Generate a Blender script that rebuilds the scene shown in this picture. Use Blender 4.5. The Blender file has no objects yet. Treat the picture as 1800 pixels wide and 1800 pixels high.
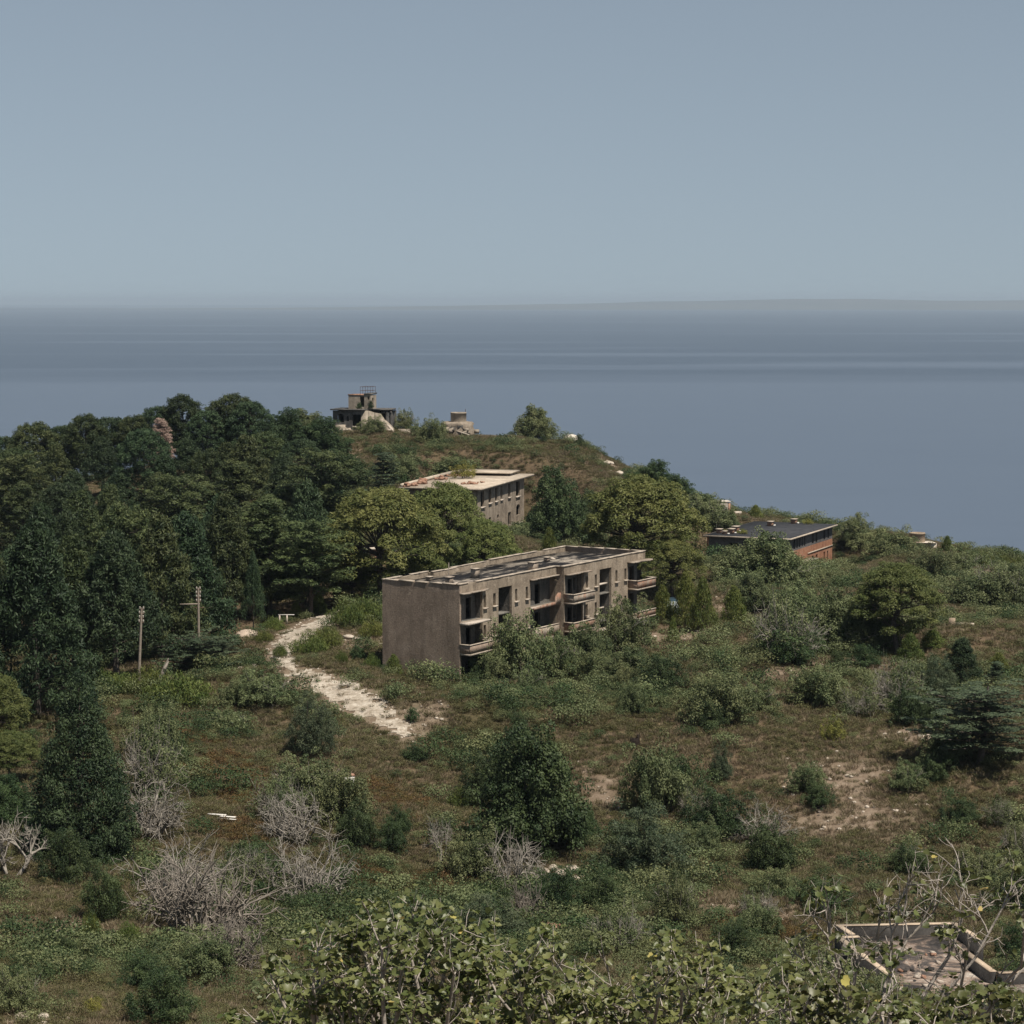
import bpy, math, random
import numpy as np
from mathutils import Vector, Matrix
R = math.radians
scene = bpy.context.scene
C = scene.collection

# ------------------------------------------------------------------ camera
HC = 130.0                      # camera height above the sea
FPX, SZ = 4200.0, 1800.0        # focal length in photograph pixels, photograph size
PITCH = math.atan(370.0 / FPX)
cam = bpy.data.cameras.new('camera'); cam.sensor_width = 36.0; cam.lens = 36.0 * FPX / SZ
cam.clip_start = 0.5; cam.clip_end = 200000.0
camo = bpy.data.objects.new('camera', cam); C.objects.link(camo)
camo.location = (0, 0, HC); camo.rotation_euler = (math.pi / 2 - PITCH, 0, 0)
scene.camera = camo

# ------------------------------------------------------------------ light
SUN_AZ, SUN_EL = R(-45.0), R(63.0)          # azimuth from +X, elevation
world = bpy.data.worlds.new('World'); scene.world = world; world.use_nodes = True
wn, wl = world.node_tree.nodes, world.node_tree.links
wn.clear()
sky = wn.new('ShaderNodeTexSky'); sky.sky_type = 'NISHITA'; sky.sun_disc = False
sky.sun_elevation = SUN_EL; sky.sun_rotation = R(90.0) - SUN_AZ
sky.altitude = 130; sky.air_density = 0.5; sky.dust_density = 0.68; sky.ozone_density = 2.5
hs = wn.new('ShaderNodeHueSaturation'); hs.inputs['Saturation'].default_value = 0.57; hs.inputs['Hue'].default_value = 0.481
bg = wn.new('ShaderNodeBackground'); bg.inputs['Strength'].default_value = 0.054
wo = wn.new('ShaderNodeOutputWorld')
tcw = wn.new('ShaderNodeTexCoord'); mpw = wn.new('ShaderNodeMapping'); mpw.inputs['Scale'].default_value = (1, 1, 0.55); mpw.inputs['Location'].default_value = (0, 0, 0.045)
wl.new(tcw.outputs['Generated'], mpw.inputs['Vector']); wl.new(mpw.outputs[0], sky.inputs['Vector'])     # haze-lifted horizon: an even summer sky
wl.new(sky.outputs[0], hs.inputs['Color']); wl.new(hs.outputs[0], bg.inputs['Color']); wl.new(bg.outputs[0], wo.inputs['Surface'])
sl = bpy.data.lights.new('sun', 'SUN'); sl.energy = 4.0; sl.angle = R(0.55); sl.color = (1.0, 0.92, 0.80)
so = bpy.data.objects.new('sun', sl); C.objects.link(so)
sdir = Vector((math.cos(SUN_EL) * math.cos(SUN_AZ), math.cos(SUN_EL) * math.sin(SUN_AZ), math.sin(SUN_EL)))
so.rotation_euler = sdir.to_track_quat('Z', 'Y').to_euler(); so.location = (60, -40, HC + 120)
vs = scene.view_settings
vs.view_transform = 'Standard'; vs.look = 'None'; vs.gamma = 1.0; vs.exposure = 0.62; vs.use_curve_mapping = False
cy = scene.cycles
cy.max_bounces = 5; cy.diffuse_bounces = 2; cy.glossy_bounces = 2; cy.transmission_bounces = 2
cy.transparent_max_bounces = 6; cy.volume_bounces = 0
cy.use_denoising = True

# ------------------------------------------------------------------ helpers: mesh
def mesh_np(name, verts, faces, mat, tint=None, smooth=False):
    """verts (N,3), faces (F,k) of equal k, or a list of such arrays."""
    me = bpy.data.meshes.new(name)
    fl = faces if isinstance(faces, list) else [faces]
    fl = [np.asarray(f, np.int32) for f in fl if len(f)]
    verts = np.asarray(verts, np.float32)
    me.vertices.add(len(verts)); me.vertices.foreach_set('co', verts.ravel())
    nl = sum(f.size for f in fl); nf = sum(len(f) for f in fl)
    me.loops.add(nl); me.polygons.add(nf)
    me.loops.foreach_set('vertex_index', np.concatenate([f.ravel() for f in fl]))
    tot = np.concatenate([np.full(len(f), f.shape[1], np.int32) for f in fl])
    st = np.concatenate([[0], np.cumsum(tot)[:-1]]).astype(np.int32)
    me.polygons.foreach_set('loop_start', st)
    if smooth: me.polygons.foreach_set('use_smooth', np.ones(nf, bool))
    me.update(calc_edges=True)
    if tint is not None:
        at = me.attributes.new('tint', 'FLOAT', 'FACE'); at.data.foreach_set('value', np.asarray(tint, np.float32))
    if mat is not None: me.materials.append(mat)
    return me

def link(name, me, parent=None, loc=(0, 0, 0), rot=(0, 0, 0), scale=(1, 1, 1)):
    o = bpy.data.objects.new(name, me); C.objects.link(o)
    if parent is not None: o.parent = parent
    o.location = loc; o.rotation_euler = rot; o.scale = scale
    return o

def tag(o, label=None, cat=None, group=None, kind=None):
    if label: o['label'] = label
    if cat: o['category'] = cat
    if group: o['group'] = group
    if kind: o['kind'] = kind
    return o

def empty(name, loc, rz=0.0):
    o = link(name, None, None, loc, (0, 0, rz)); o.empty_display_size = 0.3
    return o

class MB:
    """collects boxes and prisms into one mesh"""
    def __init__(s): s.v = []; s.f = {3: [], 4: []}; s.n = 0
    def add(s, v, f):
        for q in f: s.f[len(q)].append([i + s.n for i in q])
        s.v.extend(v); s.n += len(v); return s
    def box(s, x0, x1, y0, y1, z0, z1, jit=0.0, rng=None):
        v = [[x, y, z] for z in (z0, z1) for y in (y0, y1) for x in (x0, x1)]
        if jit: v = [[a + rng.uniform(-jit, jit) for a in p] for p in v]
        return s.add(v, [(0, 2, 3, 1), (4, 5, 7, 6), (0, 1, 5, 4), (2, 6, 7, 3), (0, 4, 6, 2), (1, 3, 7, 5)])
    def prism(s, pts, z0, z1):
        n = len(pts)
        v = [[p[0], p[1], z0] for p in pts] + [[p[0], p[1], z1] for p in pts]
        f = [(i, (i + 1) % n, n + (i + 1) % n, n + i) for i in range(n)]
        s.add(v, f)
        b = s.n - 2 * n
        for i in range(1, n - 1):
            s.f[3].append([b, b + i + 1, b + i]); s.f[3].append([b + n, b + n + i, b + n + i + 1])
        return s
    def rings(s, prof, n=20, cx=0, cy=0, cap=True, wob=0.0, rng=None):
        v = []; f = []
        ws = [1 + (rng.uniform(-wob, wob) if wob else 0) for _ in range(n)]
        for r, z in prof:
            for k in range(n):
                a = 2 * math.pi * k / n
                v.append([cx + r * ws[k] * math.cos(a), cy + r * ws[k] * math.sin(a), z])
        for i in range(len(prof) - 1):
            for k in range(n):
                f.append((i * n + k, i * n + (k + 1) % n, (i + 1) * n + (k + 1) % n, (i + 1) * n + k))
        s.add(v, f)
        if cap:
            b = s.n - n
            s.v.append([cx, cy, prof[-1][1]]); c = s.n; s.n += 1
            for k in range(n): s.f[3].append([b + k, b + (k + 1) % n, c])
        return s
    def build(s, name, mat, parent=None, loc=(0, 0, 0), rot=(0, 0, 0), smooth=False):
        fl = [np.array(s.f[k], np.int32) for k in (3, 4) if s.f[k]]
        return link(name, mesh_np(name, np.array(s.v), fl, mat, smooth=smooth), parent, loc, rot)

def tube(pts, rad, sides=5):
    """tapered tube along a polyline; returns verts, quads"""
    pts = np.asarray(pts, float); n = len(pts)
    rad = np.asarray(rad, float)
    t = np.gradient(pts, axis=0); t /= np.linalg.norm(t, axis=1)[:, None] + 1e-9
    ref = np.array([0.31, 0.17, 0.93]) if abs(t[0] @ np.array([0.31, 0.17, 0.93])) < 0.9 else np.array([1.0, 0, 0])
    a = np.cross(t, ref); a /= np.linalg.norm(a, axis=1)[:, None] + 1e-9
    b = np.cross(t, a)
    ang = np.arange(sides) * 2 * math.pi / sides
    v = pts[:, None, :] + rad[:, None, None] * (np.cos(ang)[None, :, None] * a[:, None, :] + np.sin(ang)[None, :, None] * b[:, None, :])
    i = np.arange(n - 1)[:, None] * sides; k = np.arange(sides)[None, :]; k2 = (k + 1) % sides
    q = np.stack([i + k, i + k2, i + sides + k2, i + sides + k], -1).reshape(-1, 4)
    return v.reshape(-1, 3), q

def tubes_mesh(name, segs, mat, sides=5):
    V = []; F = []; n = 0
    for p, r in segs:
        v, q = tube(p, r, sides); V.append(v); F.append(q + n); n += len(v)
    return mesh_np(name, np.concatenate(V), np.concatenate(F), mat, smooth=True)

# ------------------------------------------------------------------ helpers: materials
def newmat(name):
    m = bpy.data.materials.new(name); m.use_nodes = True
    nt = m.node_tree; nt.nodes.clear()
    out = nt.nodes.new('ShaderNodeOutputMaterial')
    return m, nt, out
def N(nt, t, **kw):
    n = nt.nodes.new(t)
    for k, v in kw.items(): setattr(n, k, v)
    return n
def noise(nt, scale, detail=4, rough=0.6, vec=None, dist=0.0):
    n = N(nt, 'ShaderNodeTexNoise'); n.inputs['Scale'].default_value = scale; n.inputs['Detail'].default_value = detail
    n.inputs['Roughness'].default_value = rough; n.inputs['Distortion'].default_value = dist
    if vec is not None: nt.links.new(vec, n.inputs['Vector'])
    return n.outputs['Fac']
def ramp(nt, fac, stops):
    r = N(nt, 'ShaderNodeValToRGB'); nt.links.new(fac, r.inputs['Fac'])
    el = r.color_ramp.elements
    while len(el) < len(stops): el.new(0.5)
    for e, (p, c) in zip(el, stops):
        e.position = p; e.color = (*c, 1) if len(c) == 3 else c
    return r.outputs['Color']
def mix(nt, fac, a, b, mode='MIX'):
    m = N(nt, 'ShaderNodeMix', data_type='RGBA', blend_type=mode)
    for s, x in ((m.inputs[0], fac), (m.inputs[6], a), (m.inputs[7], b)):
        if isinstance(x, (int, float)): s.default_value = x
        elif isinstance(x, tuple): s.default_value = (*x, 1)
        else: nt.links.new(x, s)
    return m.outputs[2]
def mathn(nt, op, a, b=0.0, clamp=False):
    m = N(nt, 'ShaderNodeMath', operation=op, use_clamp=clamp)
    for s, x in ((m.inputs[0], a), (m.inputs[1], b)):
        if isinstance(x, (int, float)): s.default_value = x
        else: nt.links.new(x, s)
    return m.outputs[0]
def gray(v): return (v, v, v)

def principled(nt, out, col, rough=0.9, spec=0.2, bump=None, bumpd=0.05, metal=0.0):
    p = N(nt, 'ShaderNodeBsdfPrincipled')
    if isinstance(col, tuple): p.inputs['Base Color'].default_value = (*col, 1)
    else: nt.links.new(col, p.inputs['Base Color'])
    p.inputs['Roughness'].default_value = rough; p.inputs['Specular IOR Level'].default_value = spec
    p.inputs['Metallic'].default_value = metal
    if bump is not None:
        b = N(nt, 'ShaderNodeBump'); b.inputs['Distance'].default_value = bumpd; b.inputs['Strength'].default_value = 1.0
        nt.links.new(bump, b.inputs['Height']); nt.links.new(b.outputs[0], p.inputs['Normal'])
    nt.links.new(p.outputs[0], out.inputs['Surface'])
    return p

def concrete(name, base, dark, pale, stain=0.5, brick=None, brickamt=0.6, scale=1.0):
    """weathered plaster: blotches, vertical streaks, flaked patches, brick showing through"""
    m, nt, out = newmat(name)
    tc = N(nt, 'ShaderNodeTexCoord').outputs['Object']
    mp = N(nt, 'ShaderNodeMapping'); nt.links.new(tc, mp.inputs['Vector']); mp.inputs['Scale'].default_value = (0.7, 0.7, 0.12)
    n1 = noise(nt, 0.55 * scale, 6, 0.65, tc); n2 = noise(nt, 1.6, 5, 0.65, mp.outputs[0]); n3 = noise(nt, 6.0 * scale, 5, 0.7, tc)
    c = ramp(nt, n1, [(0.3, dark), (0.55, base), (0.75, pale)])
    st = ramp(nt, n2, [(0.42, gray(0.0)), (0.68, gray(1.0))])
    c = mix(nt, mathn(nt, 'MULTIPLY', st, stain), c, tuple(x * 0.55 for x in dark))
    n6 = noise(nt, 1.3 * scale, 7, 0.75, tc, 1.2)
    c = mix(nt, ramp(nt, n6, [(0.58, gray(0.0)), (0.62, gray(0.5))]), c, tuple(min(1, x * 1.12) for x in pale))
    c = mix(nt, ramp(nt, n6, [(0.36, gray(0.65)), (0.42, gray(0.0))]), c, tuple(x * 0.72 for x in dark))
    c = mix(nt, 0.55, c, ramp(nt, n3, [(0.25, gray(0.25)), (0.75, gray(0.78))]), 'OVERLAY')
    if brick:
        n4 = noise(nt, 0.9 * scale, 5, 0.7, tc, 0.6)
        bt = N(nt, 'ShaderNodeTexBrick'); bt.inputs['Scale'].default_value = 1.0
        bt.inputs['Brick Width'].default_value = 0.26; bt.inputs['Row Height'].default_value = 0.09; bt.inputs['Mortar Size'].default_value = 0.012
        nt.links.new(tc, bt.inputs['Vector'])
        bt.inputs['Color1'].default_value = (*brick, 1); bt.inputs['Color2'].default_value = (*[x * 0.7 for x in brick], 1)
        bt.inputs['Mortar'].default_value = (*base, 1)
        n5 = noise(nt, 7.0, 4, 0.75, tc)
        f = ramp(nt, mathn(nt, 'ADD', n4, mathn(nt, 'MULTIPLY', mathn(nt, 'SUBTRACT', n5, 0.5), 0.6)), [(brickamt, gray(0)), (brickamt + 0.10, gray(0.9))])
        c = mix(nt, f, c, bt.outputs['Color'])
    principled(nt, out, c, 0.92, 0.15, n3, 0.03)
    return m

def simple(name, c1, c2, scale=2.0, rough=0.9, bumpd=0.03, spec=0.2, metal=0.0):
    m, nt, out = newmat(name)
    tc = N(nt, 'ShaderNodeTexCoord').outputs['Object']
    n = noise(nt, scale, 6, 0.68, tc)
    c = ramp(nt, n, [(0.32, c1), (0.68, c2)])
    principled(nt, out, c, rough, spec, n, bumpd, metal)
    return m

def foliage(name, c1, c2, trans=0.25, var=0.35, rough=0.6, spec=0.25, gain=1.45):
    c1 = tuple(x * gain * g for x, g in zip(c1, (.97, 1.03, .98))); c2 = tuple(x * gain * g for x, g in zip(c2, (.97, 1.03, 1.0)))
    """leaf colour by clump (face attribute 'tint') and by individual (object random)"""
    m, nt, out = newmat(name)
    at = N(nt, 'ShaderNodeAttribute'); at.attribute_name = 'tint'
    rnd = N(nt, 'ShaderNodeObjectInfo').outputs['Random']
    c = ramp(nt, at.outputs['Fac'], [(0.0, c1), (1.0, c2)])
    h = N(nt, 'ShaderNodeHueSaturation'); nt.links.new(c, h.inputs['Color'])
    nt.links.new(mathn(nt, 'MULTIPLY_ADD', rnd, var), h.inputs['Value'])
    h.inputs['Value'].links[0].from_node.inputs[2].default_value = 1 - var / 2
    r2 = mathn(nt, 'FRACT', mathn(nt, 'MULTIPLY', rnd, 7.31))
    hh = N(nt, 'ShaderNodeMath', operation='MULTIPLY_ADD'); nt.links.new(r2, hh.inputs[0]); hh.inputs[1].default_value = -0.035; hh.inputs[2].default_value = 0.5175
    nt.links.new(hh.outputs[0], h.inputs['Hue'])
    p = N(nt, 'ShaderNodeBsdfPrincipled'); nt.links.new(h.outputs[0], p.inputs['Base Color'])
    p.inputs['Roughness'].default_value = rough; p.inputs['Specular IOR Level'].default_value = spec
    t = N(nt, 'ShaderNodeBsdfTranslucent'); nt.links.new(h.outputs[0], t.inputs['Color'])
    ms = N(nt, 'ShaderNodeMixShader'); ms.inputs[0].default_value = trans
    nt.links.new(p.outputs[0], ms.inputs[1]); nt.links.new(t.outputs[0], ms.inputs[2])
    nt.links.new(ms.outputs[0], out.inputs['Surface'])
    return m
# ------------------------------------------------------------------ projection and terrain
CP, SP = math.cos(PITCH), math.sin(PITCH)
def ray(px, py):
    cx = (px - SZ / 2) / FPX; cyy = -(py - SZ / 2) / FPX
    return np.array([cx, CP + cyy * SP, -SP + cyy * CP])
def at(px, py, Y):
    """world point on the sight line of a photograph pixel at forward distance Y"""
    d = ray(px, py); return np.array([0, 0, HC]) + d * (Y / d[1])
def project(p):
    x, y, z = p[0], p[1], p[2] - HC
    fw = y * CP - z * SP; up = y * SP + z * CP
    return SZ / 2 + FPX * x / fw, SZ / 2 - FPX * up / fw

GP = [  # ground seen in the photograph: pixel x, pixel y, forward distance in metres
 (0,1795,118),(300,1795,122),(600,1800,125),(900,1790,128),(1200,1780,132),(1500,1790,134),(1800,1790,134),
 (0,1620,148),(300,1650,147),(600,1630,156),(900,1640,160),(1200,1620,164),(1440,1665,158),(1462,1705,150.5),(1530,1750,141),(1480,1614,167),(1700,1612,169),(1800,1690,150),(1770,1655,157),(1500,1570,175),(1750,1550,179),
 (0,1510,170),(250,1490,174),(500,1455,185),(800,1455,190),(1100,1455,192),(1400,1430,196),(1750,1430,193),
 (450,1330,206),(700,1300,213),(1000,1300,214),(1300,1300,212),(1600,1330,206),(1800,1350,200),
 (300,1225,224),(500,1190,233),(700,1190,231),(808,1190,233),(1000,1185,238),(1200,1175,238),(1450,1165,240),(1600,1230,227),(1800,1240,222),
 (430,1120,262),(590,1075,290),(1250,1095,274),(1500,1022,330),(1690,1100,284),(1800,1085,280),(700,1060,285),(1000,1068,285),
 (900,925,388),(760,930,385),(1470,986,380),(1250,1000,376),(1100,960,370),
 (620,800,432),(760,800,428),(950,845,412),(1060,835,425),(690,865,405),
 (600,757,452),(720,754,458),(810,762,456),(930,765,455),(1010,775,452),(1085,822,445),
 (1180,870,432),(1285,902,425),(1390,925,412),(1490,940,405),(1612,958,400),(1700,985,390),(1800,1005,384),
 (300,1145,262),(60,1250,222),(150,1170,246),(0,1160,246),(200,1000,335),(0,1000,330),(400,900,370),
 (330,815,425),(150,850,420),(0,890,412),(460,790,445),(-150,1000,380),(-150,1300,215),(-120,1600,150),(1950,1100,300),(1950,1350,200),(1950,1650,152),
]
pts = [at(*g) for g in GP]
GW = [(0,-30,-1.0),(0,0,1.7),(-25,0,3),(25,0,3),(0,18,8.0),(-12,35,14),(12,35,14),(0,52,19.5),(-40,60,24),(40,60,24),(0,80,28.0),(0,100,33),(-45,90,32),(45,90,32),(-60,20,12),(60,20,12)]
for x in (-160, -110, -60, 0, 60, 110, 160):
    GW += [(x, 520, 62 if x < 45 else 82), (x, 590, 115)]
for y in (120, 220, 320, 420): GW += [(-165, y, 60), (165, y, 62)]
pts = np.array([list(p) for p in pts] + [[x, y, HC - h] for x, y, h in GW])
def _k(r2): return r2 * np.log(r2 + 1e-6)
_n = len(pts); _P = pts[:, :2] / 100.0
_A = _k(((_P[:, None] - _P[None]) ** 2).sum(-1)) + np.eye(_n) * 0.004
_Q = np.c_[np.ones(_n), _P]
_W = np.linalg.solve(np.block([[_A, _Q], [_Q.T, np.zeros((3, 3))]]), np.r_[pts[:, 2], 0, 0, 0])
def vnoise(x, y, seed):
    rs = np.random.RandomState(seed); g = rs.rand(256, 256) * 2 - 1
    xi = np.floor(x).astype(int); yi = np.floor(y).astype(int); fx = x - xi; fy = y - yi
    fx = fx * fx * (3 - 2 * fx); fy = fy * fy * (3 - 2 * fy)
    a = g[xi % 256, yi % 256]; b = g[(xi + 1) % 256, yi % 256]; c = g[xi % 256, (yi + 1) % 256]; d = g[(xi + 1) % 256, (yi + 1) % 256]
    return (a * (1 - fx) + b * fx) * (1 - fy) + (c * (1 - fx) + d * fx) * fy
def sm(a, b, x):
    t = np.clip((x - a) / (b - a), 0, 1); return t * t * (3 - 2 * t)
def height_raw(X, Y):
    X = np.asarray(X, float); Y = np.asarray(Y, float)
    sh = X.shape; x = X.ravel(); y = Y.ravel(); out = np.empty(len(x))
    for i in range(0, len(x), 40000):
        q = np.c_[x[i:i + 40000], y[i:i + 40000]] / 100.0
        out[i:i + 40000] = _k(((q[:, None] - _P[None]) ** 2).sum(-1)) @ _W[:_n] + np.c_[np.ones(len(q)), q] @ _W[_n:]
    out += 1.0 * vnoise(x / 17, y / 17, 1) + 0.5 * vnoise(x / 6, y / 6, 2) + 0.14 * vnoise(x / 2.3, y / 2.3, 3)
    f = np.maximum(sm(125, 185, np.abs(x)), sm(500, 610, y))
    out = out * (1 - f) - 3.0 * f
    return np.maximum(out, -3.0).reshape(sh)
GX0, GX1, GY0, GY1, GS = -186.0, 186.0, -30.0, 640.0, 1.5
gx = np.arange(GX0, GX1 + 0.1, GS); gy = np.arange(GY0, GY1 + 0.1, GS)
HX, HY = np.meshgrid(gx, gy)
HZ = height_raw(HX, HY)
FQ = at(1472, 1646, 150.0); FZ = FQ[2]                 # level of the foundation's wall tops
def on_level(px, py, z):
    d = ray(px, py); t_ = (z - HC) / d[2]; return np.array([d[0] * t_, d[1] * t_])
FPOLY = [on_level(a, b, FZ) for a, b in [(1468, 1649), (1468, 1624), (1684, 1619), (1760, 1704), (1990, 1700), (1990, 1800), (1700, 1800)]]
def in_poly(poly, X, Y):
    c_ = np.zeros(np.shape(X), bool)
    for (x0, y0), (x1, y1) in zip(poly, poly[1:] + poly[:1]):
        with np.errstate(divide='ignore', invalid='ignore'):
            c_ ^= ((y0 > Y) != (y1 > Y)) & (X < (x1 - x0) * (Y - y0) / (y1 - y0) + x0)
    return c_
HZ = np.where(in_poly(FPOLY, HX, HY), np.minimum(HZ, FZ - 2.0), HZ)
def carve(px, py, Y, drop, x0, x1, y0, y1, fall, deg=30.6):
    """lower the slope to a building's floor level over its footprint"""
    o = at(px, py, Y); ph = R(deg); dx, dy = HX - o[0], HY - o[1]
    lx = dx * math.sin(ph) + dy * math.cos(ph); ly = -dx * math.cos(ph) + dy * math.sin(ph)
    e = np.hypot(np.maximum(np.maximum(x0 - lx, lx - x1), 0), np.maximum(np.maximum(y0 - ly, ly - y1), 0))
    k = 1 - sm(0, fall, e); z = o[2] - drop
    return np.where(HZ > z, HZ * (1 - k) + z * k, HZ)
HZ = carve(1391, 947, 372.0, 6.4, -2, 28, -4, 14, 9.0, 23.6)
HZ = carve(846, 859, 385.0, 8.4, -2, 34, -5, 14, 8.0, 15.0)
HZ = carve(808, 1190, 233.0, 0.1, 0, 38, -4, 9, 6.0)
NXg, NYg = len(gx), len(gy)
def hz(x, y):
    """height of the terrain mesh"""
    x = np.asarray(x, float); y = np.asarray(y, float)
    fx = np.clip((x - GX0) / GS, 0, NXg - 1.001); fy = np.clip((y - GY0) / GS, 0, NYg - 1.001)
    i = fx.astype(int); j = fy.astype(int); u = fx - i; v = fy - j
    return (HZ[j, i] * (1 - u) + HZ[j, i + 1] * u) * (1 - v) + (HZ[j + 1, i] * (1 - u) + HZ[j + 1, i + 1] * u) * v
def ground(px, py, ymin=40.0):
    """first terrain point on the sight line of a pixel (None when it misses)"""
    d = ray(px, py); d = d / d[1]
    Y = np.arange(ymin, 520.0, 0.25)
    z = HC + d[2] * Y; h = hz(d[0] * Y, Y)
    k = np.nonzero(z <= h)[0]
    if len(k) == 0: return None
    y = Y[k[0]]; return np.array([d[0] * y, y, float(hz(d[0] * y, y))])
def stand(px, Y):
    """terrain point below a pixel column at forward distance Y (column taken near the ground)"""
    x = (px - SZ / 2) / FPX * Y * 1.0
    for _ in range(4):
        z = float(hz(x, Y)); fw = Y * CP - (z - HC) * SP
        x = (px - SZ / 2) / FPX * fw
    return np.array([x, Y, float(hz(x, Y))])

# masks of the ground: bare earth and limestone, rusty bracken
def blob(px, py, rx, ry, ang=0.0):
    g = ground(px, py)
    return (g[0], g[1], rx, ry, R(ang))
BARE = [blob(1470,1365,5,6,20), blob(1600,1290,3.2,5,25), blob(1300,1590,4.5,4,0), blob(640,1130,5,9,0), blob(1078,822,3,7,0), blob(1270,1075,4,10,0),
        blob(1060,1395,1.8,6,10), blob(1010,1545,2.2,3,0), blob(615,805,2.5,6,0), blob(1150,1120,8,5,0), blob(1710,1000,5,9,0), blob(1380,1185,3,3,0),
        blob(300,1640,2.5,3,0), blob(170,1640,4,4,0), blob(735,1262,3.2,4,0), blob(1480,1170,5,5,0), blob(1280,905,7,7,0), blob(1505,1440,6,5,0)]
FERN = [blob(400,1360,3.0,6.5,15), blob(740,1560,2.6,4.5,-20), blob(430,1410,2.4,4,10), blob(420,1470,2.4,2.5,0), blob(330,1300,3,3.5,0), blob(640,1530,2.5,3,0), blob(1330,1640,3,3,0), blob(680,1400,3.5,5,0)]
def mask(bl, X, Y):
    out = np.zeros(np.shape(X))
    wob = 0.35 * vnoise(np.asarray(X) / 2.1, np.asarray(Y) / 2.1, 8) + 0.25 * vnoise(np.asarray(X) / 0.9, np.asarray(Y) / 0.9, 9)
    for x, y, rx, ry, a in bl:
        dx = (X - x) * math.cos(a) + (Y - y) * math.sin(a); dy = -(X - x) * math.sin(a) + (Y - y) * math.cos(a)
        q = np.sqrt((dx / rx) ** 2 + (dy / ry) ** 2) + wob
        out = np.maximum(out, np.clip(1.6 - 1.3 * q, 0, 1))
    return out

TRACK = [(600,1066,2.6),(572,1084,3.2),(545,1103,3.8),(515,1124,4.2),(494,1144,3.2),(492,1158,2.6),(504,1172,2.8),(535,1188,4.2),(575,1204,5.0),(610,1222,4.6),(645,1245,4.0),(680,1268,3.6),(708,1292,2.4),(722,1305,0.9)]
TW = np.array([[*ground(a, b)[:2], w] for a, b, w in TRACK])
def track_dist(X, Y):
    best = np.full(X.shape, 99.0)
    for a, b in zip(TW[:-1], TW[1:]):
        d = b[:2] - a[:2]; t_ = np.clip(((X - a[0]) * d[0] + (Y - a[1]) * d[1]) / (d @ d), 0, 1)
        best = np.minimum(best, np.hypot(X - a[0] - t_ * d[0], Y - a[1] - t_ * d[1]) - (a[2] + t_ * (b[2] - a[2])) * .5)
    return best
m_ground, nt, out = newmat('dry_ground')
geo = N(nt, 'ShaderNodeNewGeometry').outputs['Position']
na = noise(nt, 0.06, 5, 0.6, geo); nb = noise(nt, 0.9, 6, 0.7, geo); nc = noise(nt, 5.0, 5, 0.7, geo)
c = ramp(nt, na, [(0.35, (0.088, 0.066, 0.040)), (0.5, (0.118, 0.086, 0.056)), (0.66, (0.084, 0.070, 0.038))])
c = mix(nt, 0.6, c, ramp(nt, nb, [(0.3, gray(0.25)), (0.7, gray(0.7))]), 'OVERLAY')
c = mix(nt, 0.5, c, ramp(nt, nc, [(0.3, gray(0.2)), (0.7, gray(0.75))]), 'OVERLAY')
bare = N(nt, 'ShaderNodeAttribute'); bare.attribute_name = 'bare'
pale = ramp(nt, nb, [(0.3, (0.15, 0.11, 0.082)), (0.55, (0.215, 0.168, 0.128)), (0.75, (0.32, 0.27, 0.22))])
bf = mathn(nt, 'MULTIPLY', bare.outputs['Fac'], ramp(nt, nc, [(0.3, gray(0.35)), (0.6, gray(1.0))]), True)
c = mix(nt, bf, c, pale)
principled(nt, out, c, 0.95, 0.1)
verts = np.c_[HX.ravel(), HY.ravel(), HZ.ravel()]
jj, ii = np.meshgrid(np.arange(NYg - 1), np.arange(NXg - 1), indexing='ij'); b0 = (jj * NXg + ii).ravel()
me = mesh_np('terrain', verts, np.stack([b0, b0 + 1, b0 + NXg + 1, b0 + NXg], 1), m_ground, smooth=True)
am = me.attributes.new('bare', 'FLOAT', 'POINT'); am.data.foreach_set('value', np.maximum(mask(BARE, HX, HY), np.clip(1.1 - .5 * np.maximum(track_dist(HX, HY), 0), 0, 1) * .8).ravel().astype(np.float32))
terr = link('terrain', me); tag(terr, 'scrub covered headland sloping down to the sea', 'hillside', kind='structure')

# sea: one sheet to the horizon; slick sheen and ripples are put into its colour
m_sea, nt, out = newmat('sea_water')
geo = N(nt, 'ShaderNodeNewGeometry').outputs['Position']
mp = N(nt, 'ShaderNodeMapping'); nt.links.new(geo, mp.inputs['Vector']); mp.inputs['Scale'].default_value = (0.00022, 0.0016, 1)
st = noise(nt, 1.0, 5, 0.55, mp.outputs[0], 0.4)
mp2 = N(nt, 'ShaderNodeMapping'); nt.links.new(geo, mp2.inputs['Vector']); mp2.inputs['Scale'].default_value = (0.0035, 0.022, 1)
wv = noise(nt, 1.0, 8, 0.72, mp2.outputs[0])
sepn = N(nt, 'ShaderNodeSeparateXYZ'); nt.links.new(geo, sepn.inputs[0])
dist = mathn(nt, 'ADD', mathn(nt, 'MULTIPLY', sepn.outputs['Y'], 1 / 10000.0), mathn(nt, 'MULTIPLY', mathn(nt, 'SUBTRACT', st, 0.5), 0.22))
calm = ramp(nt, dist, [(0.36, gray(1.0)), (0.45, gray(0.0))])                      # lighter sheen of calm near water, put into the colour
slick = ramp(nt, st, [(0.55, gray(0.0)), (0.63, gray(0.95))])
f_ = mathn(nt, 'MAXIMUM', calm, slick)
f_ = mathn(nt, 'ADD', f_, mathn(nt, 'MULTIPLY', mathn(nt, 'SUBTRACT', wv, 0.5), 1.3), True)
p = principled(nt, out, mix(nt, f_, (0.048, 0.070, 0.106), (0.082, 0.110, 0.157)), 0.42, 0.5)
p.inputs['IOR'].default_value = 1.33
SEA = 90000.0
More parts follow.
